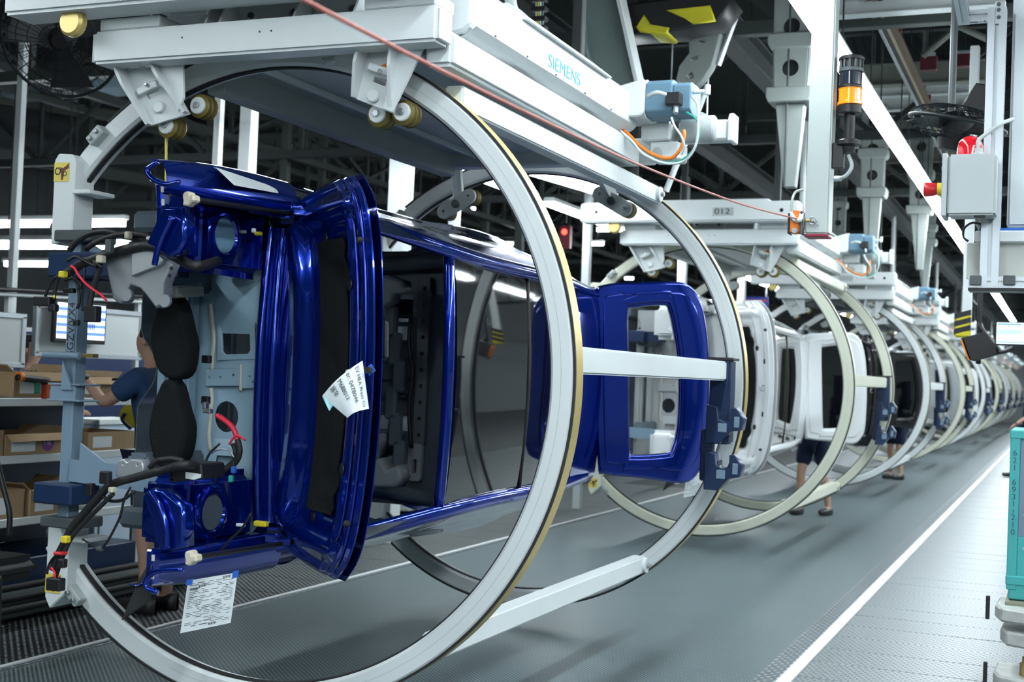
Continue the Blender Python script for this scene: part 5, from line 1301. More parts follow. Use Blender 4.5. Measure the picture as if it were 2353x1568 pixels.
def parts_in(t, w, d, h, n, m, sz):
    """loose small fasteners heaped in a carton"""
    rr = random.Random(n); vs = []; fs = []
    for k in range(n):
        me = cyl((0, 0, 0), (0, 0, sz*2), sz*.4, 6)
        R = Euler((rr.uniform(0, 3), rr.uniform(0, 3), rr.uniform(0, 3))).to_matrix()
        c = Vector((rr.uniform(.03, w-.03), rr.uniform(.03, d-.03), h*rr.uniform(.78, .92)))
        b = len(vs); vs.extend([R @ v.co+c for v in me.vertices]); fs.extend([tuple(b+i for i in p.vertices) for p in me.polygons]); bpy.data.meshes.remove(me)
    obj('fasteners', raw(vs, fs), m, t, local=True, stuff=True)
    obj('carton_fill', box(.01, w-.01, .01, d-.01, .01, h*.78, 0), BLACK, t, local=True)
y = S(45, 860).y
c1 = carton('open cardboard box of black fasteners on the top shelf, left of the blue-grey post', RX-.42, y, 1.285, .38, .50, .155); parts_in(c1, .38, .50, .155, 160, DKGREY, .012)
c2 = carton('open cardboard box of fasteners on the top shelf beside the worker', RX-.44, S(205, 860).y, 1.285, .38, .36, .13); parts_in(c2, .38, .36, .13, 120, DKGREY, .011)
c3 = carton('cardboard box with purple round sticker F76 on the middle shelf', RX-.40, S(15, 1020).y, .937, .39, .50, .125, flaps=True)
pt = obj('round_sticker', cyl((.3905, .36, .065), (.3925, .36, .065), .05, 24), mat('purple_sticker', (.20, .03, .28), .5), c3, local=True)
obj('sticker_text', text_mesh('F76', .042, .0003, basis((.3932, .318, .052), (0, 1, 0), (0, 0, 1), (1, 0, 0))), PAPER, pt, local=True)
for k in (.10, .13):
    obj('arrow_print', box(.3902, .3908, k-.006, k+.006, .02, .08, 0), INK, c3, local=True)
carton('low cardboard box with white label on the middle shelf, right of the blue-grey post', RX-.40, S(205, 1020).y, .937, .39, .46, .12, flaps=False)
carton('closed cardboard box on the lowest shelf, at the left edge', RX-.40, S(5, 1170).y-.1, .557, .38, .30, .17, flaps=False)
carton('open cardboard box with torn label on the lowest shelf', RX-.40, S(72, 1170).y, .557, .39, .40, .16)
carton('small cardboard box at the left edge of the middle shelf', RX-.40, S(-60, 1020).y, .937, .39, .24, .15, flaps=False)
# rollers sloping to the front edge of the top shelf
for k in range(6):
    p = S(2+26*k, 905); o = obj('chute_rod', cyl((RX-.10, 5.6+.10*k-.05, 1.30), (RX-.45, 5.55+.10*k, 1.42), .007, 8), STEEL, rk)
# hand tools on the top shelf
tl_ = thing('power_screwdriver', 'green and black cordless screwdriver lying on the top shelf edge', 'power tool', tuple(S(80, 880)))
q = lambda px, py, dx=.06: at(px, py, X=RX+dx)
obj('tool_barrel', tube([q(40, 868), q(75, 872), q(110, 876)], .022, 10, 3), BLACK, tl_)
obj('tool_grip', tube([q(84, 872), q(86, 890), q(85, 905)], .018, 8, 3), mat('green_tool', (.02, .22, .14), .5), tl_)
obj('tool_ring', cyl(q(42, 866), q(50, 867), .030, 14), ORANGE, tl_)
obj('tool_battery', box(*(lambda p: (p.x-.03, p.x+.03, p.y-.04, p.y+.04, p.z-.05, p.z+.04))(q(113, 898))), mat('red_battery', (.55, .08, .03), .5), tl_)
obj('battery_label', box(*(lambda p: (p.x+.031, p.x+.033, p.y-.03, p.y+.03, p.z-.045, p.z+.005))(q(113, 898)), 0), PAPER, tl_)
tp = thing('tape_reel', 'yellow and black cable reel hanging behind the worker', 'reel', tuple(at(305, 955, Y=7.65)))
obj('reel_body', lathe([(.05, -.03), (.085, -.03), (.085, .03), (.05, .03)], at(305, 955, Y=7.65), (.3, -1, 0), 22), YELLOW, tp)
obj('reel_band', lathe([(.086, -.012), (.09, -.012), (.09, .012), (.086, .012)], at(305, 955, Y=7.65), (.3, -1, 0), 22), BLACK, tp)
rp0 = at(305, 955, Y=7.65); obj('reel_stand', cyl((rp0.x, rp0.y+.05, 0), (rp0.x, rp0.y+.05, rp0.z), .015, 8), DKGREY, tp)
obj('reel_arm', tube([at(288, 950, Y=7.55), at(282, 965, Y=7.55), at(300, 985, Y=7.55)], .015, 8), BLACK, tp)
# monitors on a white backboard
def board(label, x0, x1, y0, y1, X):
    """y0..y1 given as image rows of the near edge"""
    a = S(x0, y1, X); b = S(x1, y1, X); zt = S((x0+x1)/2, y0, X).z; zb = S((x0+x1)/2, y1, X).z
    t = thing('backboard', label, 'board', tuple(a))
    obj('board_plate', box(X-.02, X, a.y, b.y, zb, zt, .004), mat('board_white', (.62, .66, .67), .6, var=.03), t)
    for z in (zb, zt): obj('board_frame', box(X-.03, X+.012, a.y-.02, b.y+.02, z-.018, z+.018, .004), ALU, t)
    for y_ in (a.y, b.y): obj('board_frame', box(X-.03, X+.012, y_-.018, y_+.018, zb, zt, .004), ALU, t)
    return t
board('white framed backboard behind the station monitor', 82, 320, 712, 818, -6.5)
board('white framed backboard at the far left edge', -90, 50, 722, 838, -6.5)
mt_ = thing('station_monitor', 'tilted monitor with blue striped list on screen behind the blue-grey post', 'monitor', tuple(S(185, 795, -6.4)))
m0, m1 = S(121, 787, -6.42), S(240, 795, -6.42); mz1 = S(185, 693, -6.42).z; mz0 = S(185, 790, -6.42).z
mc = obj('monitor_case', box(-6.45, -6.41, m0.y, m1.y, mz0, mz1, .008), BLACK, mt_)
ms = obj('screen', box(-6.41, -6.408, m0.y+.02, m1.y-.02, mz0+.03, mz1-.02, 0), SCRM, mt_)
for k in range(4):
    z = mz0+.06+(mz1-mz0-.10)*k/3.6
    obj('screen_bar', box(-6.408, -6.407, m0.y+.02, m1.y-.02, z, z+.022, 0), SB, ms)
for k in range(10):
    obj('barcode_bar', box(-6.408, -6.4065, m1.y-.30+.018*k, m1.y-.292+.018*k, mz0+.10, mz0+.15, 0), INK, ms)
obj('monitor_stand', tube([(-6.47, (m0.y+m1.y)/2, mz0+.1), (-6.475, (m0.y+m1.y)/2, mz0), (-6.47, (m0.y+m1.y)/2, mz0-.3)], .02, 8), G_PAINT, mt_)
# hand rails, uprights and hooks
def pole(label, name, p, q, w, m, cat='post'):
    o = obj(name, bar(p, q, w, w, .004), m); tag(o, label, cat); return o
hr = thing('hand_rail', 'black and white double hand rail across the left station', 'rail', tuple(at(0, 660, X=-6.0)))
obj('rail_tube', cyl(at(-40, 663, X=-6.65), at(330, 682, X=-6.65), .016, 12), BLACK, hr)
obj('rail_tube', cyl(at(-40, 674, X=-6.67), at(330, 694, X=-6.67), .014, 12), W_PAINT, hr)
for px in (20, 318):
    p = at(px, 680, X=-6.70); obj('rail_post', box(p.x-.02, p.x+.02, p.y-.02, p.y+.02, .0, p.z+.01, .003), W_PAINT, hr)
tri = thing('yellow_hook', 'yellow triangular lifting hook hanging above the worker', 'hook', tuple(at(366, 735, Y=6.4)))
P3 = [at(358, 690, Y=6.4), at(350, 730, Y=6.4), at(381, 732, Y=6.4), at(374, 690, Y=6.4)]
obj('hook_loop', tube(P3, .012, 8, 4, True), mat('hook_yellow', (.85, .52, .02), .45), tri)
hp = at(366, 690, Y=6.4); obj('hook_strap', cyl(hp, (hp.x, hp.y, 9.0), .006, 8), BLACK, tri)
yc = obj('yellow_tube', cyl(at(381, 470, Y=4.66), at(382, 312, Y=4.66), .006, 8), mat('pale_yellow_tube', (.75, .68, .15), .5)); tag(yc, 'thin yellow tube hanging from the left roller bracket', 'tube')
for lab, px, py0, py1, Y, w in (('white steel column behind the upper wing, thin', 490, 215, 560, 8.6, .06), ('white steel column behind the upper wing, bright and wide', 556, 225, 640, 8.9, .11), ('white double column seen inside the nearest ring', 912, 352, 660, 10.4, .17), ('slim white column at the far left edge', 24, 390, 730, 8.2, .06),
                                 ('white column between the first two carriers', 1036, 490, 700, 12.5, .10), ('white column left of the second carrier', 1344, 520, 700, 14.5, .09), ('white column beyond the second ring', 1565, 590, 700, 19, .12), ('pale column between the second ring and white body', 1700, 620, 780, 22, .12)):
    p = at(px, py1, Y=Y)
    pole(lab, 'steel_column', (p.x, Y, 0), (p.x, Y, 6.5 if py0 < 400 else 4.6), w, W_PAINT)
# seat at the lower left edge
st = thing('work_stool', 'black padded work stool cut by the lower left edge', 'stool', tuple(at(10, 1480, Y=4.9)))
c = at(8, 1290, Y=5.0)
obj('seat_pad', box(c.x-.30, c.x+.08, 4.85, 5.2, c.z-.10, c.z+.02, .05, 3), BLACK, st)
obj('stool_frame', tube([(c.x+.06, 4.9, c.z-.05), (c.x+.09, 4.88, c.z-.12), (c.x+.10, 4.88, 0.02)], .018, 8), BLACK, st)
obj('stool_frame', tube([(c.x-.25, 4.9, c.z-.05), (c.x-.28, 4.88, c.z-.12), (c.x-.28, 4.88, 0.02)], .018, 8), BLACK, st)
obj('stool_arm', tube([at(-10, 1050, Y=5.0), at(8, 1120, Y=5.0), at(22, 1180, Y=5.0), at(20, 1235, Y=5.0)], .014, 8), BLACK, st)
bt = obj('floor_tape', bar(at(0, 1472, Z=.0), at(102, 1450, Z=.0), .03, .003, 0), BTAPE); tag(bt, 'strip of bright blue floor tape at the lower left', 'tape')
# blue bins and cabinets behind the station
for k, (lab, y0, y1, x, z1, m) in enumerate((('dark blue partition panel behind the left station', 5.0, 12, -8.6, 1.75, mat('partition_blue', (.02, .04, .12), .6)), ('bright blue cabinet behind the worker', 8.3, 8.9, -6.6, 1.0, mat('cabinet_blue', (.02, .12, .50), .5)), ('pale blue cabinet standing by the bright blue one', 7.7, 8.2, -6.5, 1.05, mat('cabinet_pale', (.45, .55, .65), .5)))):
    t = thing('cabinet' if k else 'partition', lab, 'cabinet' if k else 'partition', (x, y0, 0))
    obj('body', box(x-.3, x, y0, y1, 0.02, z1, .008), m, t)
    obj('top_edge', box(x-.31, x+.01, y0-.01, y1+.01, z1, z1+.04, .004), W_PAINT, t)
    obj('door', box(x, x+.012, y0+.04, y1-.04, .12, z1-.05, .004), m, t)
# low machinery under the gallery edge: dark steel duct with hoses
dk = thing('cable_duct', 'dark steel cable duct along the foot of the flow rack', 'duct', (-5.6, 6, 0))
obj('duct_body', box(-5.72, -5.5, 4.3, 7.9, .03, .16, .01), DKGREY, dk)
for k in range(3):
    obj('hose', cyl((-5.46+.05*k, 4.3, .20-.05*k+.02), (-5.46+.05*k, 7.9, .20-.05*k+.02), .02, 10), RUBBER, dk)
# more lit station lamps, crosswise
for k, (px, py, Y, L) in enumerate(((20, 512, 13.0, 2.6), (10, 560, 11.0, 2.4), (95, 605, 17.0, 1.4))):
    p = at(px, py, Y=Y)
    t = thing('station_lamp', ['upper bright tube lamp over the far left station', 'bright tube lamp just below the upper one over the left station', 'small tube lamp far behind the left station'][k], 'lamp', tuple(p), group='crosswise station lamps')
    obj('lamp_tube', box(p.x-.8, p.x+L-.8, Y, Y+.09, p.z-.05, p.z+.03, 0), TUBE, t)
    obj('lamp_housing', box(p.x-.85, p.x+L-.75, Y-.01, Y+.1, p.z+.03, p.z+.09, .01), W_PAINT, t)
    for dx in (0, L-1.6): obj('hanger_rod', cyl((p.x+dx, Y+.05, p.z+.09), (p.x+dx, Y+.05, 9), .008, 6), DSTEEL, t)
# ------------------------------------------------------------------ roof steel, hanging masts, far machinery
def truss(label, p, q, h, n, m, w=.09, group='roof trusses'):
    """lattice girder between two points (lower chord), height h"""
    p, q = Vector(p), Vector(q); up = Vector((0, 0, h))
    t = thing('roof_truss', label, 'truss', tuple(p), group=group)
    obj('lower_chord', bar(p, q, w, w, .005), m, t); obj('upper_chord', bar(p+up, q+up, w, w, .005), m, t)
    for k in range(n):
        a = p.lerp(q, k/n); b = p.lerp(q, (k+1)/n)
        obj('diagonal', bar(a, b+up, w*.55, w*.55, .003) if k % 2 == 0 else bar(a+up, b, w*.55, w*.55, .003), m, t)
        obj('vertical', bar(a, a+up, w*.55, w*.55, .003), m, t)
    return t
names = ['nearest', 'second', 'third', 'fourth', 'fifth', 'sixth', 'seventh']
for k, y in enumerate((10, 15, 20, 26, 33, 42, 54)):
    truss('dark lattice roof truss across the hall, %s from the front' % names[k], (-17, y, 4.3+.08*k), (7, y, 4.3+.08*k), 1.2, 16, DSTEEL if k % 2 else MSTEEL, .11)
for k, (x, z) in enumerate(((-13.5, 5.2), (-10.5, 4.6), (-8.2, 4.9), (-6.4, 5.4), (-.2, 4.9), (3.5, 5.0))):
    truss('dark lattice girder running along the hall, %s from the left' % (names[k]if k else 'first'), (x, 3.5, z), (x, 60, z), .8, 30, DSTEEL if k % 2 else MSTEEL, .10, 'lengthwise girders')
def ibeam(label, name, p, q, w, h, m, cat='beam', group=None):
    p, q = Vector(p), Vector(q); d = q-p; s, u = frame_of(d)
    t = thing(name, label, cat, tuple(p), group=group)
    f = h*.08
    obj('web', bar(p, q, w*.12, h-2*f, .002), m, t)
    obj('flange', bar(p+u*(h/2-f/2), q+u*(h/2-f/2), w, f, .002), m, t)
    obj('flange', bar(p-u*(h/2-f/2), q-u*(h/2-f/2), w, f, .002), m, t)
    return t
# left mezzanine: stacked pale beams seen out of focus
LB = mat('olive_roof_steel', (.21, .23, .20), .6, var=.12)
rows = [(120, 300, 14), (215, 330, 16), (262, 360, 18), (310, 430, 20), (345, 470, 15), (440, 560, 24), (600, 640, 30)]
for k, (ya, yb, Y) in enumerate(rows):
    a = at(-60, ya, Y=Y); b = at(900, yb+40, Y=Y*1.9)
    ibeam('olive grey steel beam of the left mezzanine, %s from the top' % (names[k] if k else 'first'), 'mezzanine_beam', a, b, .14, .2, LB if k % 2 else MSTEEL, group='mezzanine beams')
for k, (px, Y) in enumerate(((200, 17), (350, 22), (740, 20), (655, 17), (1120, 24), (1200, 18))):
    p = at(px, 400, Y=Y)
    o = obj('mezzanine_column', bar((p.x, Y, 0), (p.x, Y, 6.5), .12, .12, .004), MSTEEL); tag(o, 'dark steel column in the left background, %s from the left' % ['first', 'second', 'fourth', 'third', 'fifth', 'sixth'][k], 'column', 'background columns')
# pale blue lit duct pieces
for k, (px, py, Y) in enumerate(((60, 205, 15.5), (250, 190, 14.2))):
    p = at(px, py, Y=Y)
    d = thing('air_duct', ['pale blue air duct end under the cage fan', 'pale air duct beside the left roller bracket', 'small pale duct below the cage fan'][k], 'duct', tuple(p))
    obj('duct_body', box(p.x-.5, p.x+.5, Y, Y+.5, p.z-.08, p.z+.08, .01), mat('duct_blue', (.30, .42, .50), .4), d)
    obj('duct_hanger', cyl((p.x, Y+.25, p.z+.08), (p.x, Y+.25, 9.0), .012, 6), DSTEEL, d)
    obj('duct_flange', box(p.x+.5, p.x+.54, Y-.03, Y+.53, p.z-.11, p.z+.11, .005), ALU, d)
# main track beams carrying the carriers
for x in (-3.9, -2.5):
    ibeam('dark overhead track beam above the carriers, %s' % ('left' if x < -3 else 'right'), 'track_beam', (x, -3, 4.32), (x, 62, 4.32), .16, .24, DSTEEL, 'track')
# large slanting grey column above the trolley
a0, a1 = at(1372, -30, Y=8.2), at(1425, 215, Y=8.2)
gc = thing('grey_column', 'broad grey green steel column behind the nearest white carrier', 'column', tuple(a1))
GG = mat('grey_green_steel', (.20, .26, .26), .5, var=.06)
obj('column_face', bar(a0, a1, .26, .05, .006, up=(0, 1, 0)), GG, gc)
obj('column_flange', bar(a0+Vector((-.14, -.05, 0)), a1+Vector((-.14, -.05, 0)), .03, .16, .004, up=(0, 1, 0)), GG, gc)
obj('column_flange', bar(a0+Vector((.16, -.05, .0)), a1+Vector((.16, -.05, 0)), .03, .16, .004, up=(0, 1, 0)), W_PAINT, gc)
# cable chain hanging beside it
cc = thing('cable_chain', 'black drag chain with coloured cables hanging above the nearest white carrier', 'cable chain', tuple(at(1240, 70, Y=7.0)))
lk = None
for k in range(5):
    p = at(1240, -22+22*k, Y=7.0)
    obj('chain_link', box(p.x-.045, p.x+.045, 6.97, 7.03, p.z-.012, p.z+.012, .003), BLACK, cc)
for dx, m in ((-.022, G_PAINT), (-.008, YELLOW), (.006, W_PAINT), (.02, MOTOR)):
    p0, p1 = at(1240, -40, Y=7.0), at(1240, 78, Y=7.0)
    obj('chain_cable', cyl(p0+Vector((dx, 0, 0)), p1+Vector((dx, 0, 0)), .006, 8), m, cc)
# perforated hanging masts of the lift stations
def mast(label, x, y, ztop, zmid, zbot, w, m):
    t = thing('lift_mast', label, 'mast', (x, y, zbot), group='perforated hanging masts')
    M = basis((0, y, 0), (1, 0, 0), (0, 0, 1), (0, -1, 0))
    H = ztop-zmid; holes = []
    k = 0; z = zmid+.18
    while z < ztop-.12:
        holes.append(circ(x, z, w*.24, 14)); z += w*1.15
    obj('mast_plate', plate([(x-w*.42, zmid), (x+w*.42, zmid), (x+w*.5, ztop), (x-w*.5, ztop)], holes, .02, M, .002), m, t)
    obj('mast_back', box(x-w*.40, x+w*.40, y+.10, y+.12, zmid, ztop, .003), DKGREY, t)
    for s in (-1, 1): obj('mast_cheek', bar((x+s*w*.45, y+.05, zmid), (x+s*w*.5, y+.05, ztop), .014, .12, .002, up=(0, 1, 0)), m, t)
    for z in (zmid, zmid+(ztop-zmid)*.45):
        obj('mast_collar', prism([(x-w*.62, z-.03), (x-w*.55, z-.07), (x+w*.55, z-.07), (x+w*.62, z-.03), (x+w*.62, z+.04), (x-w*.62, z+.04)], 'y', y-.06, y+.18, .008), m, t)
    obj('mast_leg', prism([(x-w*.40, zmid-.07), (x+w*.40, zmid-.07), (x+w*.22, zbot), (x-w*.10, zbot)], 'y', y+.01, y+.10, .006), m, t)
    obj('mast_hanger', box(x-.03, x+.03, y+.02, y+.08, ztop-.05, 9.0, 0), m, t)
    obj('mast_rope', cyl((x-w*.05, y-.02, zbot), (x-w*.05, y-.02, ztop), .008, 6), DKGREY, t)
    return t
PM = mat('pale_mast_paint', (.27, .30, .29), .5, var=.1)
def mastpx(label, px, pyt, pym, pyb, Y, w): 
    t = at(px, pyt, Y=Y); m_ = at(px, pym, Y=Y); b = at(px, pyb, Y=Y)
    return mast(label, m_.x, Y, t.z, m_.z, b.z, w, PM)
mastpx('large pale perforated hanging mast left of the pillar', 1815, -60, 215, 430, 9.3, .26)
mastpx('perforated mast behind the bright lamp row, nearest to it', 2003, 240, 440, 640, 15, .26)
mastpx('perforated mast right of the bright lamp row', 2113, 300, 480, 620, 17, .26)
mastpx('slim perforated mast below the red beacon', 2125, 480, 555, 660, 22, .3)
mastpx('dark perforated mast far behind the ring row', 1925, 380, 540, 640, 20, .2)
# bent perforated arm with yellow end near the top
ra = thing('balancer_arm', 'pale perforated balancer arm with cable hanging under a yellow hoist', 'arm', tuple(at(1600, 250, Y=9.0)))
E_ = lambda px, py, Y=9.0: at(px, py, Y=Y)
Mx = basis((0, 9.0, 0), (1, 0, 0), (0, 0, 1), (0, -1, 0))
xz = lambda L: [(E_(*p).x, E_(*p).z) for p in L]
obj('arm_plate', plate(xz([(1592, 95), (1640, 78), (1660, 85), (1650, 130), (1640, 160), (1620, 190), (1605, 205), (1565, 190), (1572, 160), (1595, 130)]), [xz([(1608, 100), (1630, 98), (1632, 110), (1612, 114)]), xz([(1592, 138), (1618, 132), (1616, 146), (1594, 150)]), xz([(1580, 180), (1600, 170), (1606, 186), (1590, 194)])], .10, Mx, .008), PM, ra)
obj('arm_pipe', cyl(E_(1690, 40), E_(1650, 150), .022, 10), ALU, ra)
obj('arm_pipe', cyl(E_(1625, 200), E_(1530, 440), .022, 10), W_PAINT, ra)
for px in (1537, 1622):
    e0 = E_(px, 330); obj('arm_rope', cyl((e0.x, e0.y, 9.0), e0, .006, 6), ALU, ra)
hs_ = thing('yellow_hoist', 'blurred yellow and black hoist at the top of the picture', 'hoist', tuple(at(1600, 60, Y=8.5)))
H_ = lambda px, py: at(px, py, Y=8.5)
obj('hoist_body', plate([(H_(*p).x, H_(*p).z) for p in ((1450, 30), (1660, 5), (1690, 20), (1660, 60), (1560, 80), (1500, 85), (1440, 90), (1430, 60))], [], .25, basis((0, 8.6, 0), (1, 0, 0), (0, 0, 1), (0, -1, 0)), .02), BLACK, hs_)
obj('yellow_cover', plate([(H_(*p).x, H_(*p).z) for p in ((1560, 42), (1645, 33), (1655, 62), (1610, 68), (1590, 55))], [], .27, basis((0, 8.59, 0), (1, 0, 0), (0, 0, 1), (0, -1, 0)), .01), mat('hoist_yellow', (.55, .50, .02), .5), hs_)
obj('yellow_cover', plate([(H_(*p).x, H_(*p).z) for p in ((1483, 78), (1498, 55), (1510, 75), (1550, 82), (1545, 90), (1490, 86))], [], .27, basis((0, 8.59, 0), (1, 0, 0), (0, 0, 1), (0, -1, 0)), .01), MATS['hoist_yellow'], hs_)
obj('hoist_arm', tube([H_(1400, 30), H_(1440, 90), H_(1470, 20), H_(1560, -20)], .05, 8), BLACK, hs_)
# crosswise white beams and bus bar rails at the upper right
for k, (a, b, Y, m, h) in enumerate((((1925, 22), (2310, -5), 9.5, W_PAINT, .12), ((1925, 55), (2310, 25), 11, W_PAINT, .1), ((1930, 185), (2290, 155), 13.5, LB, .22), ((1930, 225), (2290, 195), 14.5, W_PAINT, .10), ((1950, 250), (2290, 228), 16, W_PAINT, .14), ((1960, 300), (2290, 285), 19, LB, .25), ((1960, 335), (2290, 320), 22, W_PAINT, .12), ((1980, 360), (2290, 350), 26, LB, .3))):
    A_ = at(*a, Y=Y); B_ = at(*b, Y=Y); B_.z = (A_.z+B_.z)/2; A_.z = B_.z
    ibeam('crosswise %s ceiling beam at the upper right, %s from the top' % ('white' if m == W_PAINT else 'olive', ['first', 'second', 'third', 'fourth', 'fifth', 'sixth', 'seventh', 'eighth'][k]), 'ceiling_beam', A_, B_, .12, h, m, group='crosswise ceiling beams')
bb = thing('bus_bar', 'brown and gold double bus bar rail running back at the upper right', 'rail', tuple(at(2060, 150, Z=4.3)))
b0_, b1_ = at(1992, -20, Z=4.3), at(2200, 420, Z=4.3); 
xbar = (b0_.x+b1_.x)/2
obj('rail_strip', box(xbar-.045, xbar-.02, 5.0, 30, 4.30, 4.34, .002), STEEL, bb)
obj('rail_strip', box(xbar+.02, xbar+.045, 5.0, 30, 4.30, 4.34, .002), mat('tan_rail', (.42, .34, .22), .5), bb)
obj('rail_core', box(xbar-.02, xbar+.02, 5.0, 30, 4.31, 4.35, .0), BLACK, bb)
obj('rail_cover', box(xbar+.05, xbar+.085, 5.0, 30, 4.30, 4.36, .002), mat('brown_cover', (.13, .09, .06), .6), bb)
for y in (8, 10.5, 13, 16, 20):
    obj('rail_clip', box(xbar-.06, xbar+.10, y, y+.05, 4.34, 4.38, .003), mat('dark_red_clip', (.18, .02, .03), .5), bb)
for k, (a, b, Y) in enumerate((((2135, 28), (2290, 100), 12), ((2255, 15), (2120, 130), 12))):
    o = obj('tie_rod', cyl(at(*a, Y=Y), at(*b, Y=Y), .03, 8), LB); tag(o, ['pale tie rod sloping down to the right post', 'pale tie rod sloping down to the left at the upper right'][k], 'rod')
vp = thing('vent_cowl', 'large dark ribbed ventilation cowl at the upper right', 'vent', tuple(at(2220, 100, Y=18)))
for k in range(7):
    c = at(2220, 20, Y=18); R_ = .7+.13*k
    obj('cowl_rib', tube([c+Vector((R_*math.cos(a), 0, R_*math.sin(a))) for a in [PI+PI*j/16 for j in range(17)]], .018, 6, 1), DSTEEL, vp)
obj('cowl_back', lathe([(0, 0), (1.6, 0), (1.6, .05), (0, .05)], at(2220, 20, Y=18)+Vector((0, .2, 0)), (0, 1, 0), 32), mat('cowl_dark', (.05, .065, .07), .6), vp)
sp_ = thing('loudspeaker_box', 'black slanted box beside the tilted fan at the upper right', 'box', tuple(at(2250, 260, Y=8.0)))
obj('box_body', plate([(at(*p, Y=8.0).x, at(*p, Y=8.0).z) for p in ((2220, 258), (2250, 212), (2280, 218), (2278, 282), (2240, 285))], [], .2, basis((0, 8.0, 0), (1, 0, 0), (0, 0, 1), (0, -1, 0)), .01), BLACK, sp_)
for k, (px, py, Y) in enumerate(((2133, 142, 12), (2215, 135, 13))):
    p = at(px, py, Y=Y); t = thing('junction_box', ['dark red junction box under the sloping tie rod', 'small red junction box on the crosswise beam'][k], 'junction box', tuple(p))
    obj('body', box(p.x-.07, p.x+.07, Y, Y+.1, p.z-.07, p.z+.07, .006), mat('dark_red_box', (.09, .012, .02), .5), t)
    obj('drop_rod', cyl((p.x, Y+.05, p.z+.07), (p.x, Y+.05, 9.0), .008, 6), DSTEEL, t)
    obj('lid', box(p.x-.06, p.x+.06, Y-.01, Y, p.z+.05, p.z+.08, .002), ALU, t)
# blue station sign and yellow barrier posts deep in the hall
sg_ = thing('hanging_sign', 'dark blue hanging information sign behind the white car body', 'sign', tuple(at(1730, 710, Y=26)))
p = at(1730, 705, Y=26); obj('sign_panel', box(p.x-.30, p.x+.30, 26, 26.04, p.z-.32, p.z+.20, .005), mat('sign_blue', (.01, .02, .22), .5), sg_)
obj('sign_stripe', box(p.x-.28, p.x+.28, 25.99, 26.0, p.z+.10, p.z+.14, 0), mat('sign_red', (.35, .04, .08), .5), sg_)
for s in (-.25, .25): obj('sign_rod', cyl((p.x+s, 26.02, p.z+.2), (p.x+s, 26.02, 5.2), .012, 6), ALU, sg_)
rl = thing('red_signal', 'small glowing red lamp in the dark between the first two rings', 'signal lamp', tuple(at(1297, 533, Y=16)))
p = at(1297, 533, Y=16); obj('lamp_lens', lathe([(0, 0), (.04, 0), (.03, .02), (0, .03)], p, (0.3, -1, 0), 14), mat('red_glow', (1, .03, .02), .4, emit=6), rl)
obj('lamp_box', box(p.x-.08, p.x+.08, 16.0, 16.08, p.z-.22, p.z+.08, .006), mat('dark_red_box', (.09, .012, .02), .5), rl)
p_ = p; obj('drop_rod', cyl((p_.x, 16.05, p_.z+.12), (p_.x, 16.05, 9.0), .01, 6), DSTEEL, rl)
# far lamps as small bright spots among the left background
for k, (px, py, Y) in enumerate(((1060, 460, 22), (1130, 545, 26), (1165, 560, 26), (1385, 528, 24), (1372, 560, 24), (1470, 770, 32), (1080, 480, 30), (1445, 640, 36), (1760, 750, 40))):
    p = at(px, py, Y=Y); t = thing('spot_lamp', 'small bright work lamp far behind the rings', 'lamp', tuple(p), group='far work lamps')
    obj('lamp_tube', box(p.x-.12, p.x+.12, Y, Y+.05, p.z-.03, p.z+.03, 0), TUBE, t)
    obj('lamp_housing', box(p.x-.14, p.x+.14, Y, Y+.06, p.z+.03, p.z+.07, .005), W_PAINT, t)
    obj('hanger_rod', cyl((p.x, Y+.03, p.z+.07), (p.x, Y+.03, 9.0), .006, 6), DSTEEL, t)
# crossing lamp under the first carrier
p = at(1322, 424, Y=11.0)
t = thing('carrier_lamp', 'short bright tube lamp seen between the first two rings', 'lamp', tuple(p))
obj('lamp_tube', bar(p+Vector((-.16, -.6, .02)), p+Vector((.16, .6, -.02)), .10, .05, 0), TUBE, t)
obj('lamp_housing', bar(p+Vector((-.16, -.62, .07)), p+Vector((.16, .62, .03)), .12, .03, .005), W_PAINT, t)
# far background machinery cabinets along the left gallery
rr = random.Random(11)
cab = ['grey', 'pale', 'white', 'dark grey', 'slate', 'olive']
cm = [MSTEEL, G_PAINT, W_PAINT, DKGREY, STEELB, LB]
for k in range(14):
    y0 = 10+2.6*k; h = rr.uniform(1.2, 2.1); m = k % 6
    t = thing('switch_cabinet', '%s machine cabinet along the left gallery, %s from the front' % (cab[m], ['first', 'second', 'third', 'fourth', 'fifth', 'sixth', 'seventh', 'eighth', 'ninth', 'tenth', 'eleventh', 'twelfth', 'thirteenth', 'fourteenth'][k]), 'cabinet', (-6.3, y0, 0), group='cabinets on the left gallery')
    x = -6.2-rr.uniform(0, .5)
    obj('body', box(x-.6, x, y0, y0+1.6, .02, h, .01), cm[m], t)
    for j in range(2): obj('door', box(x, x+.012, y0+.05+.77*j, y0+.78+.77*j, .1, h-.06, .004), cm[m], t)
    for j in range(2): obj('handle', box(x+.012, x+.03, y0+.70+.16*j, y0+.72+.16*j, h*.5, h*.5+.14, .003), BLACK, t)
# ------------------------------------------------------------------ people
def skin_mesh(name, verts, edges, radii, root, m, parent, lv=2):
    me = bpy.data.meshes.new(name); me.from_pydata([tuple(v) for v in verts], edges, []); me.update()
    o = bpy.data.objects.new(name, me); COL.objects.link(o); o.parent = parent
    sk = o.modifiers.new('skin', 'SKIN'); sk.use_smooth_shade = True
    layer = me.skin_vertices[0].data
    for i, r in enumerate(radii):
        layer[i].radius = (r, r) if not isinstance(r, tuple) else r
        layer[i].use_root = (i == root)
    sb = o.modifiers.new('sub', 'SUBSURF'); sb.levels = lv; sb.render_levels = lv
    me.materials.append(m)
    return o

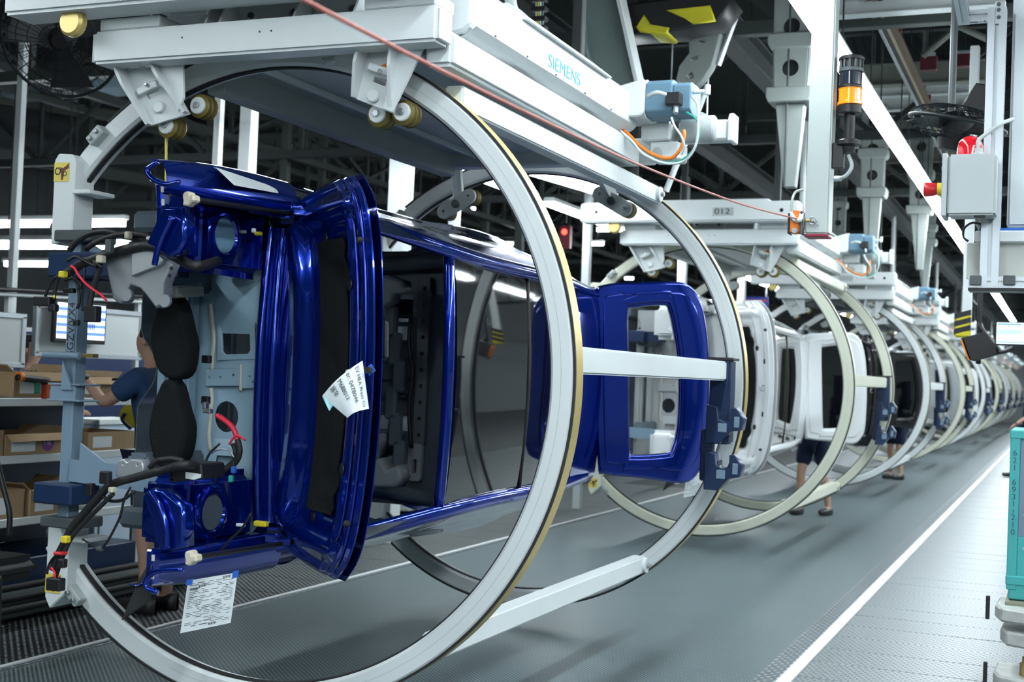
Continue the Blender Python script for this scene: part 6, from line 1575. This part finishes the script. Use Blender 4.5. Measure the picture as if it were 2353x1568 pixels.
def person(label, loc, rz, J=None, gloves=False, shirt=SHIRT, group=None):
    t = thing('person', label, 'person', loc, (0, 0, rz), group)
    D = dict(pelvis=(0, 0, .95), spine=(0, 0, 1.14), chest=(0, .01, 1.34), neck0=(0, 0, 1.47), neck=(0, .015, 1.53),
             jaw=(0, .045, 1.585), skull=(0, .015, 1.665), top=(0, .0, 1.725),
             shL=(-.19, 0, 1.41), elL=(-.25, -.02, 1.13), wrL=(-.25, .10, .90), shR=(.19, 0, 1.41), elR=(.25, -.02, 1.13), wrR=(.25, .10, .90),
             hiL=(-.095, 0, .90), knL=(-.10, .03, .50), anL=(-.105, -.01, .09), hiR=(.095, 0, .90), knR=(.10, .03, .50), anR=(.105, -.01, .09))
    if J: D.update(J)
    V = {k: Vector(v) for k, v in D.items()}
    R = dict(pelvis=(.145, .105), spine=(.135, .10), chest=(.155, .105), neck0=.068, neck=.052, jaw=.066, skull=.090, top=.070,
             shL=.062, elL=.042, wrL=.030, shR=.062, elR=.042, wrR=.030, hiL=.090, knL=.056, anL=.036, hiR=.090, knR=.056, anR=.036)
    names_ = list(V); vs = [V[k] for k in names_]; rs = [R[k] for k in names_]; ix = {k: i for i, k in enumerate(names_)}
    E = [('pelvis', 'spine'), ('spine', 'chest'), ('chest', 'neck0'), ('neck0', 'neck'), ('neck', 'jaw'), ('jaw', 'skull'), ('skull', 'top'),
         ('chest', 'shL'), ('shL', 'elL'), ('elL', 'wrL'), ('chest', 'shR'), ('shR', 'elR'), ('elR', 'wrR'),
         ('pelvis', 'hiL'), ('hiL', 'knL'), ('pelvis', 'hiR'), ('hiR', 'knR')]
    E = [(ix[a], ix[b]) for a, b in E]
    def add(p, r, frm):
        vs.append(Vector(p)); rs.append(r); E.append((frm, len(vs)-1)); return len(vs)-1
    for s in 'LR':
        k = V['kn'+s]; a = V['an'+s]
        c = add(k.lerp(a, .35)+Vector((0, -.02, 0)), .055, ix['kn'+s]); E.append((c, ix['an'+s]))
        add(a+Vector((0, .10, -.05)), .034, ix['an'+s])
    nose = add(V['skull']+Vector((0, .108, -.03)), .014, ix['skull'])
    body = skin_mesh('body', vs, E, rs, 0, SKIN, t)
    for s, sg in (('L', -1), ('R', 1)):
        w = V['wr'+s]; d = (w-V['el'+s]).normalized(); side = d.cross(Vector((0, 0, 1))) if abs(d.z) < .9 else d.cross(Vector((0, 1, 0))); side.normalize()
        up = side.cross(d).normalized()
        hv = [w, w+d*.05, w+d*.085]; hr = [(.028, .022), (.040, .018), (.040, .016)]; he = [(0, 1), (1, 2)]
        for f, (off, L) in enumerate(((-.030, .065), (-.010, .078), (.011, .074), (.030, .058))):
            b = w+d*.085+side*off; i = len(hv)
            hv += [b+d*.012, b+d*(L*.5)-up*.006, b+d*(L*.85)-up*.024]; hr += [.0095, .009, .008]; he += [(2, i), (i, i+1), (i+1, i+2)]
        i = len(hv); hv += [w+d*.045-side*.042*sg, w+d*.08-side*.055*sg-up*.012]; hr += [.012, .010]; he += [(1, i), (i, i+1)]
        skin_mesh('glove' if gloves else 'hand', hv, he, hr, 0, BLACK if gloves else SKIN, t, 1)
        # shoe
        a = V['an'+s]
        obj('shoe', sheet(lambda u, v: Vector((a.x+math.cos(2*PI*u)*.046*(1-.25*abs(2*v-1)**3)*(1 if v < .98 else .1)*(1 if v > .02 else .3), a.y-.085+.29*v, max(.004, .045+math.sin(2*PI*u)*(.062-.03*v)))) , 16, 12), BLACK, t, local=True)
        # ear
        e = V['skull']+Vector((sg*.088, -.005, -.025))
        obj('ear', lathe([(0, -.008), (.018, -.006), (.026, 0), (.018, .008), (0, .008)], e, (sg, -.2, 0), 12), SKIN, t, local=True)
        ey = V['skull']+Vector((sg*.033, .083, -.010))
        obj('eye', lathe([(0, .006), (.008, .004), (.011, 0)], ey, (0, 1, 0), 10), BLACK, t, local=True)
    m_ = V['jaw']+Vector((0, .055, .008))
    obj('mouth', box(m_.x-.022, m_.x+.022, m_.y-.006, m_.y+.012, m_.z-.005, m_.z+.005, .003), mat('lip', (.40, .16, .13), .5), t, local=True)
    sk = V['skull']
    obj('hair', sheet(lambda u, v: sk+Vector((math.cos(2*PI*u)*.099*math.sin(v*1.75+.01), -.018+math.sin(2*PI*u)*.106*math.sin(v*1.75+.01)-.012*v, .012+.092*math.cos(v*1.75))), 24, 12, .006, lambda u, v: not (v > .62 and .08 < u < .42)), HAIR, t, local=True)
    # clothes: shirt over trunk and upper arms, shorts over hips and thighs
    sv = [V['pelvis']+Vector((0, 0, -.03)), V['spine'], V['chest'], V['chest'].lerp(V['neck0'], .65), V['shL'], V['shL'].lerp(V['elL'], .70), V['shR'], V['shR'].lerp(V['elR'], .70)]
    skin_mesh('shirt', sv, [(0, 1), (1, 2), (2, 3), (2, 4), (4, 5), (2, 6), (6, 7)], [(.175, .14), (.165, .135), (.180, .135), .085, .085, .075, .085, .075], 0, shirt, t)
    hv = [V['pelvis'], V['hiL'], V['hiL'].lerp(V['knL'], .82), V['hiR'], V['hiR'].lerp(V['knR'], .82)]
    skin_mesh('shorts', hv, [(0, 1), (1, 2), (0, 3), (3, 4)], [(.165, .13), .115, .10, .115, .10], 0, SHORTS, t)
    return t

# worker at the rack: faces the shelves, right arm reaching to the parts
person('worker in navy shirt and shorts reaching into the rack with a black glove', (-5.10, 6.62, 0), PI/2,
       dict(chest=(0, .06, 1.36), neck0=(0, .08, 1.49), neck=(0, .10, 1.55), jaw=(0, .14, 1.60), skull=(0, .11, 1.685), top=(0, .09, 1.745), shL=(-.19, .06, 1.42), shR=(.19, .06, 1.42),
            elL=(-.26, .24, 1.27), wrL=(-.22, .42, 1.40), elR=(.25, .20, 1.25), wrR=(.20, .40, 1.36)), gloves=True)
person('worker with only dark hair showing over a carton at the far left', at(48, 1180, Y=8.6).to_tuple()[:2]+(-.06,), -PI/2+.3, dict(elL=(-.27, .15, 1.18), wrL=(-.2, .35, 1.15)))
person('worker in dark shorts standing behind the white car body', (-2.72, 15.95, 0), PI*.9, dict(anL=(-.14, -.12, .09), knL=(-.12, .0, .50), anR=(.12, .12, .09), knR=(.11, .12, .50), elL=(-.24, .16, 1.22), wrL=(-.2, .38, 1.35), elR=(.24, .16, 1.22), wrR=(.2, .38, 1.35)), shirt=SHORTS)
person('worker in dark shorts behind the fourth ring', (-2.6, 23.3, 0), PI*.8, dict(elL=(-.24, .16, 1.22), wrL=(-.2, .38, 1.35)), shirt=SHORTS)
person('worker beyond the second ring with little more than shoes showing', (-4.35, 17.2, 0), PI*.5, None, shirt=SHORTS)
person('worker in dark clothes walking at the far right edge', (-.55, 26.0, 0), PI*.55, dict(anL=(-.10, -.2, .12), knL=(-.1, .02, .50), anR=(.10, .22, .09), knR=(.1, .14, .50), elL=(-.27, .05, 1.15), wrL=(-.25, .25, 1.0)), shirt=SHORTS)
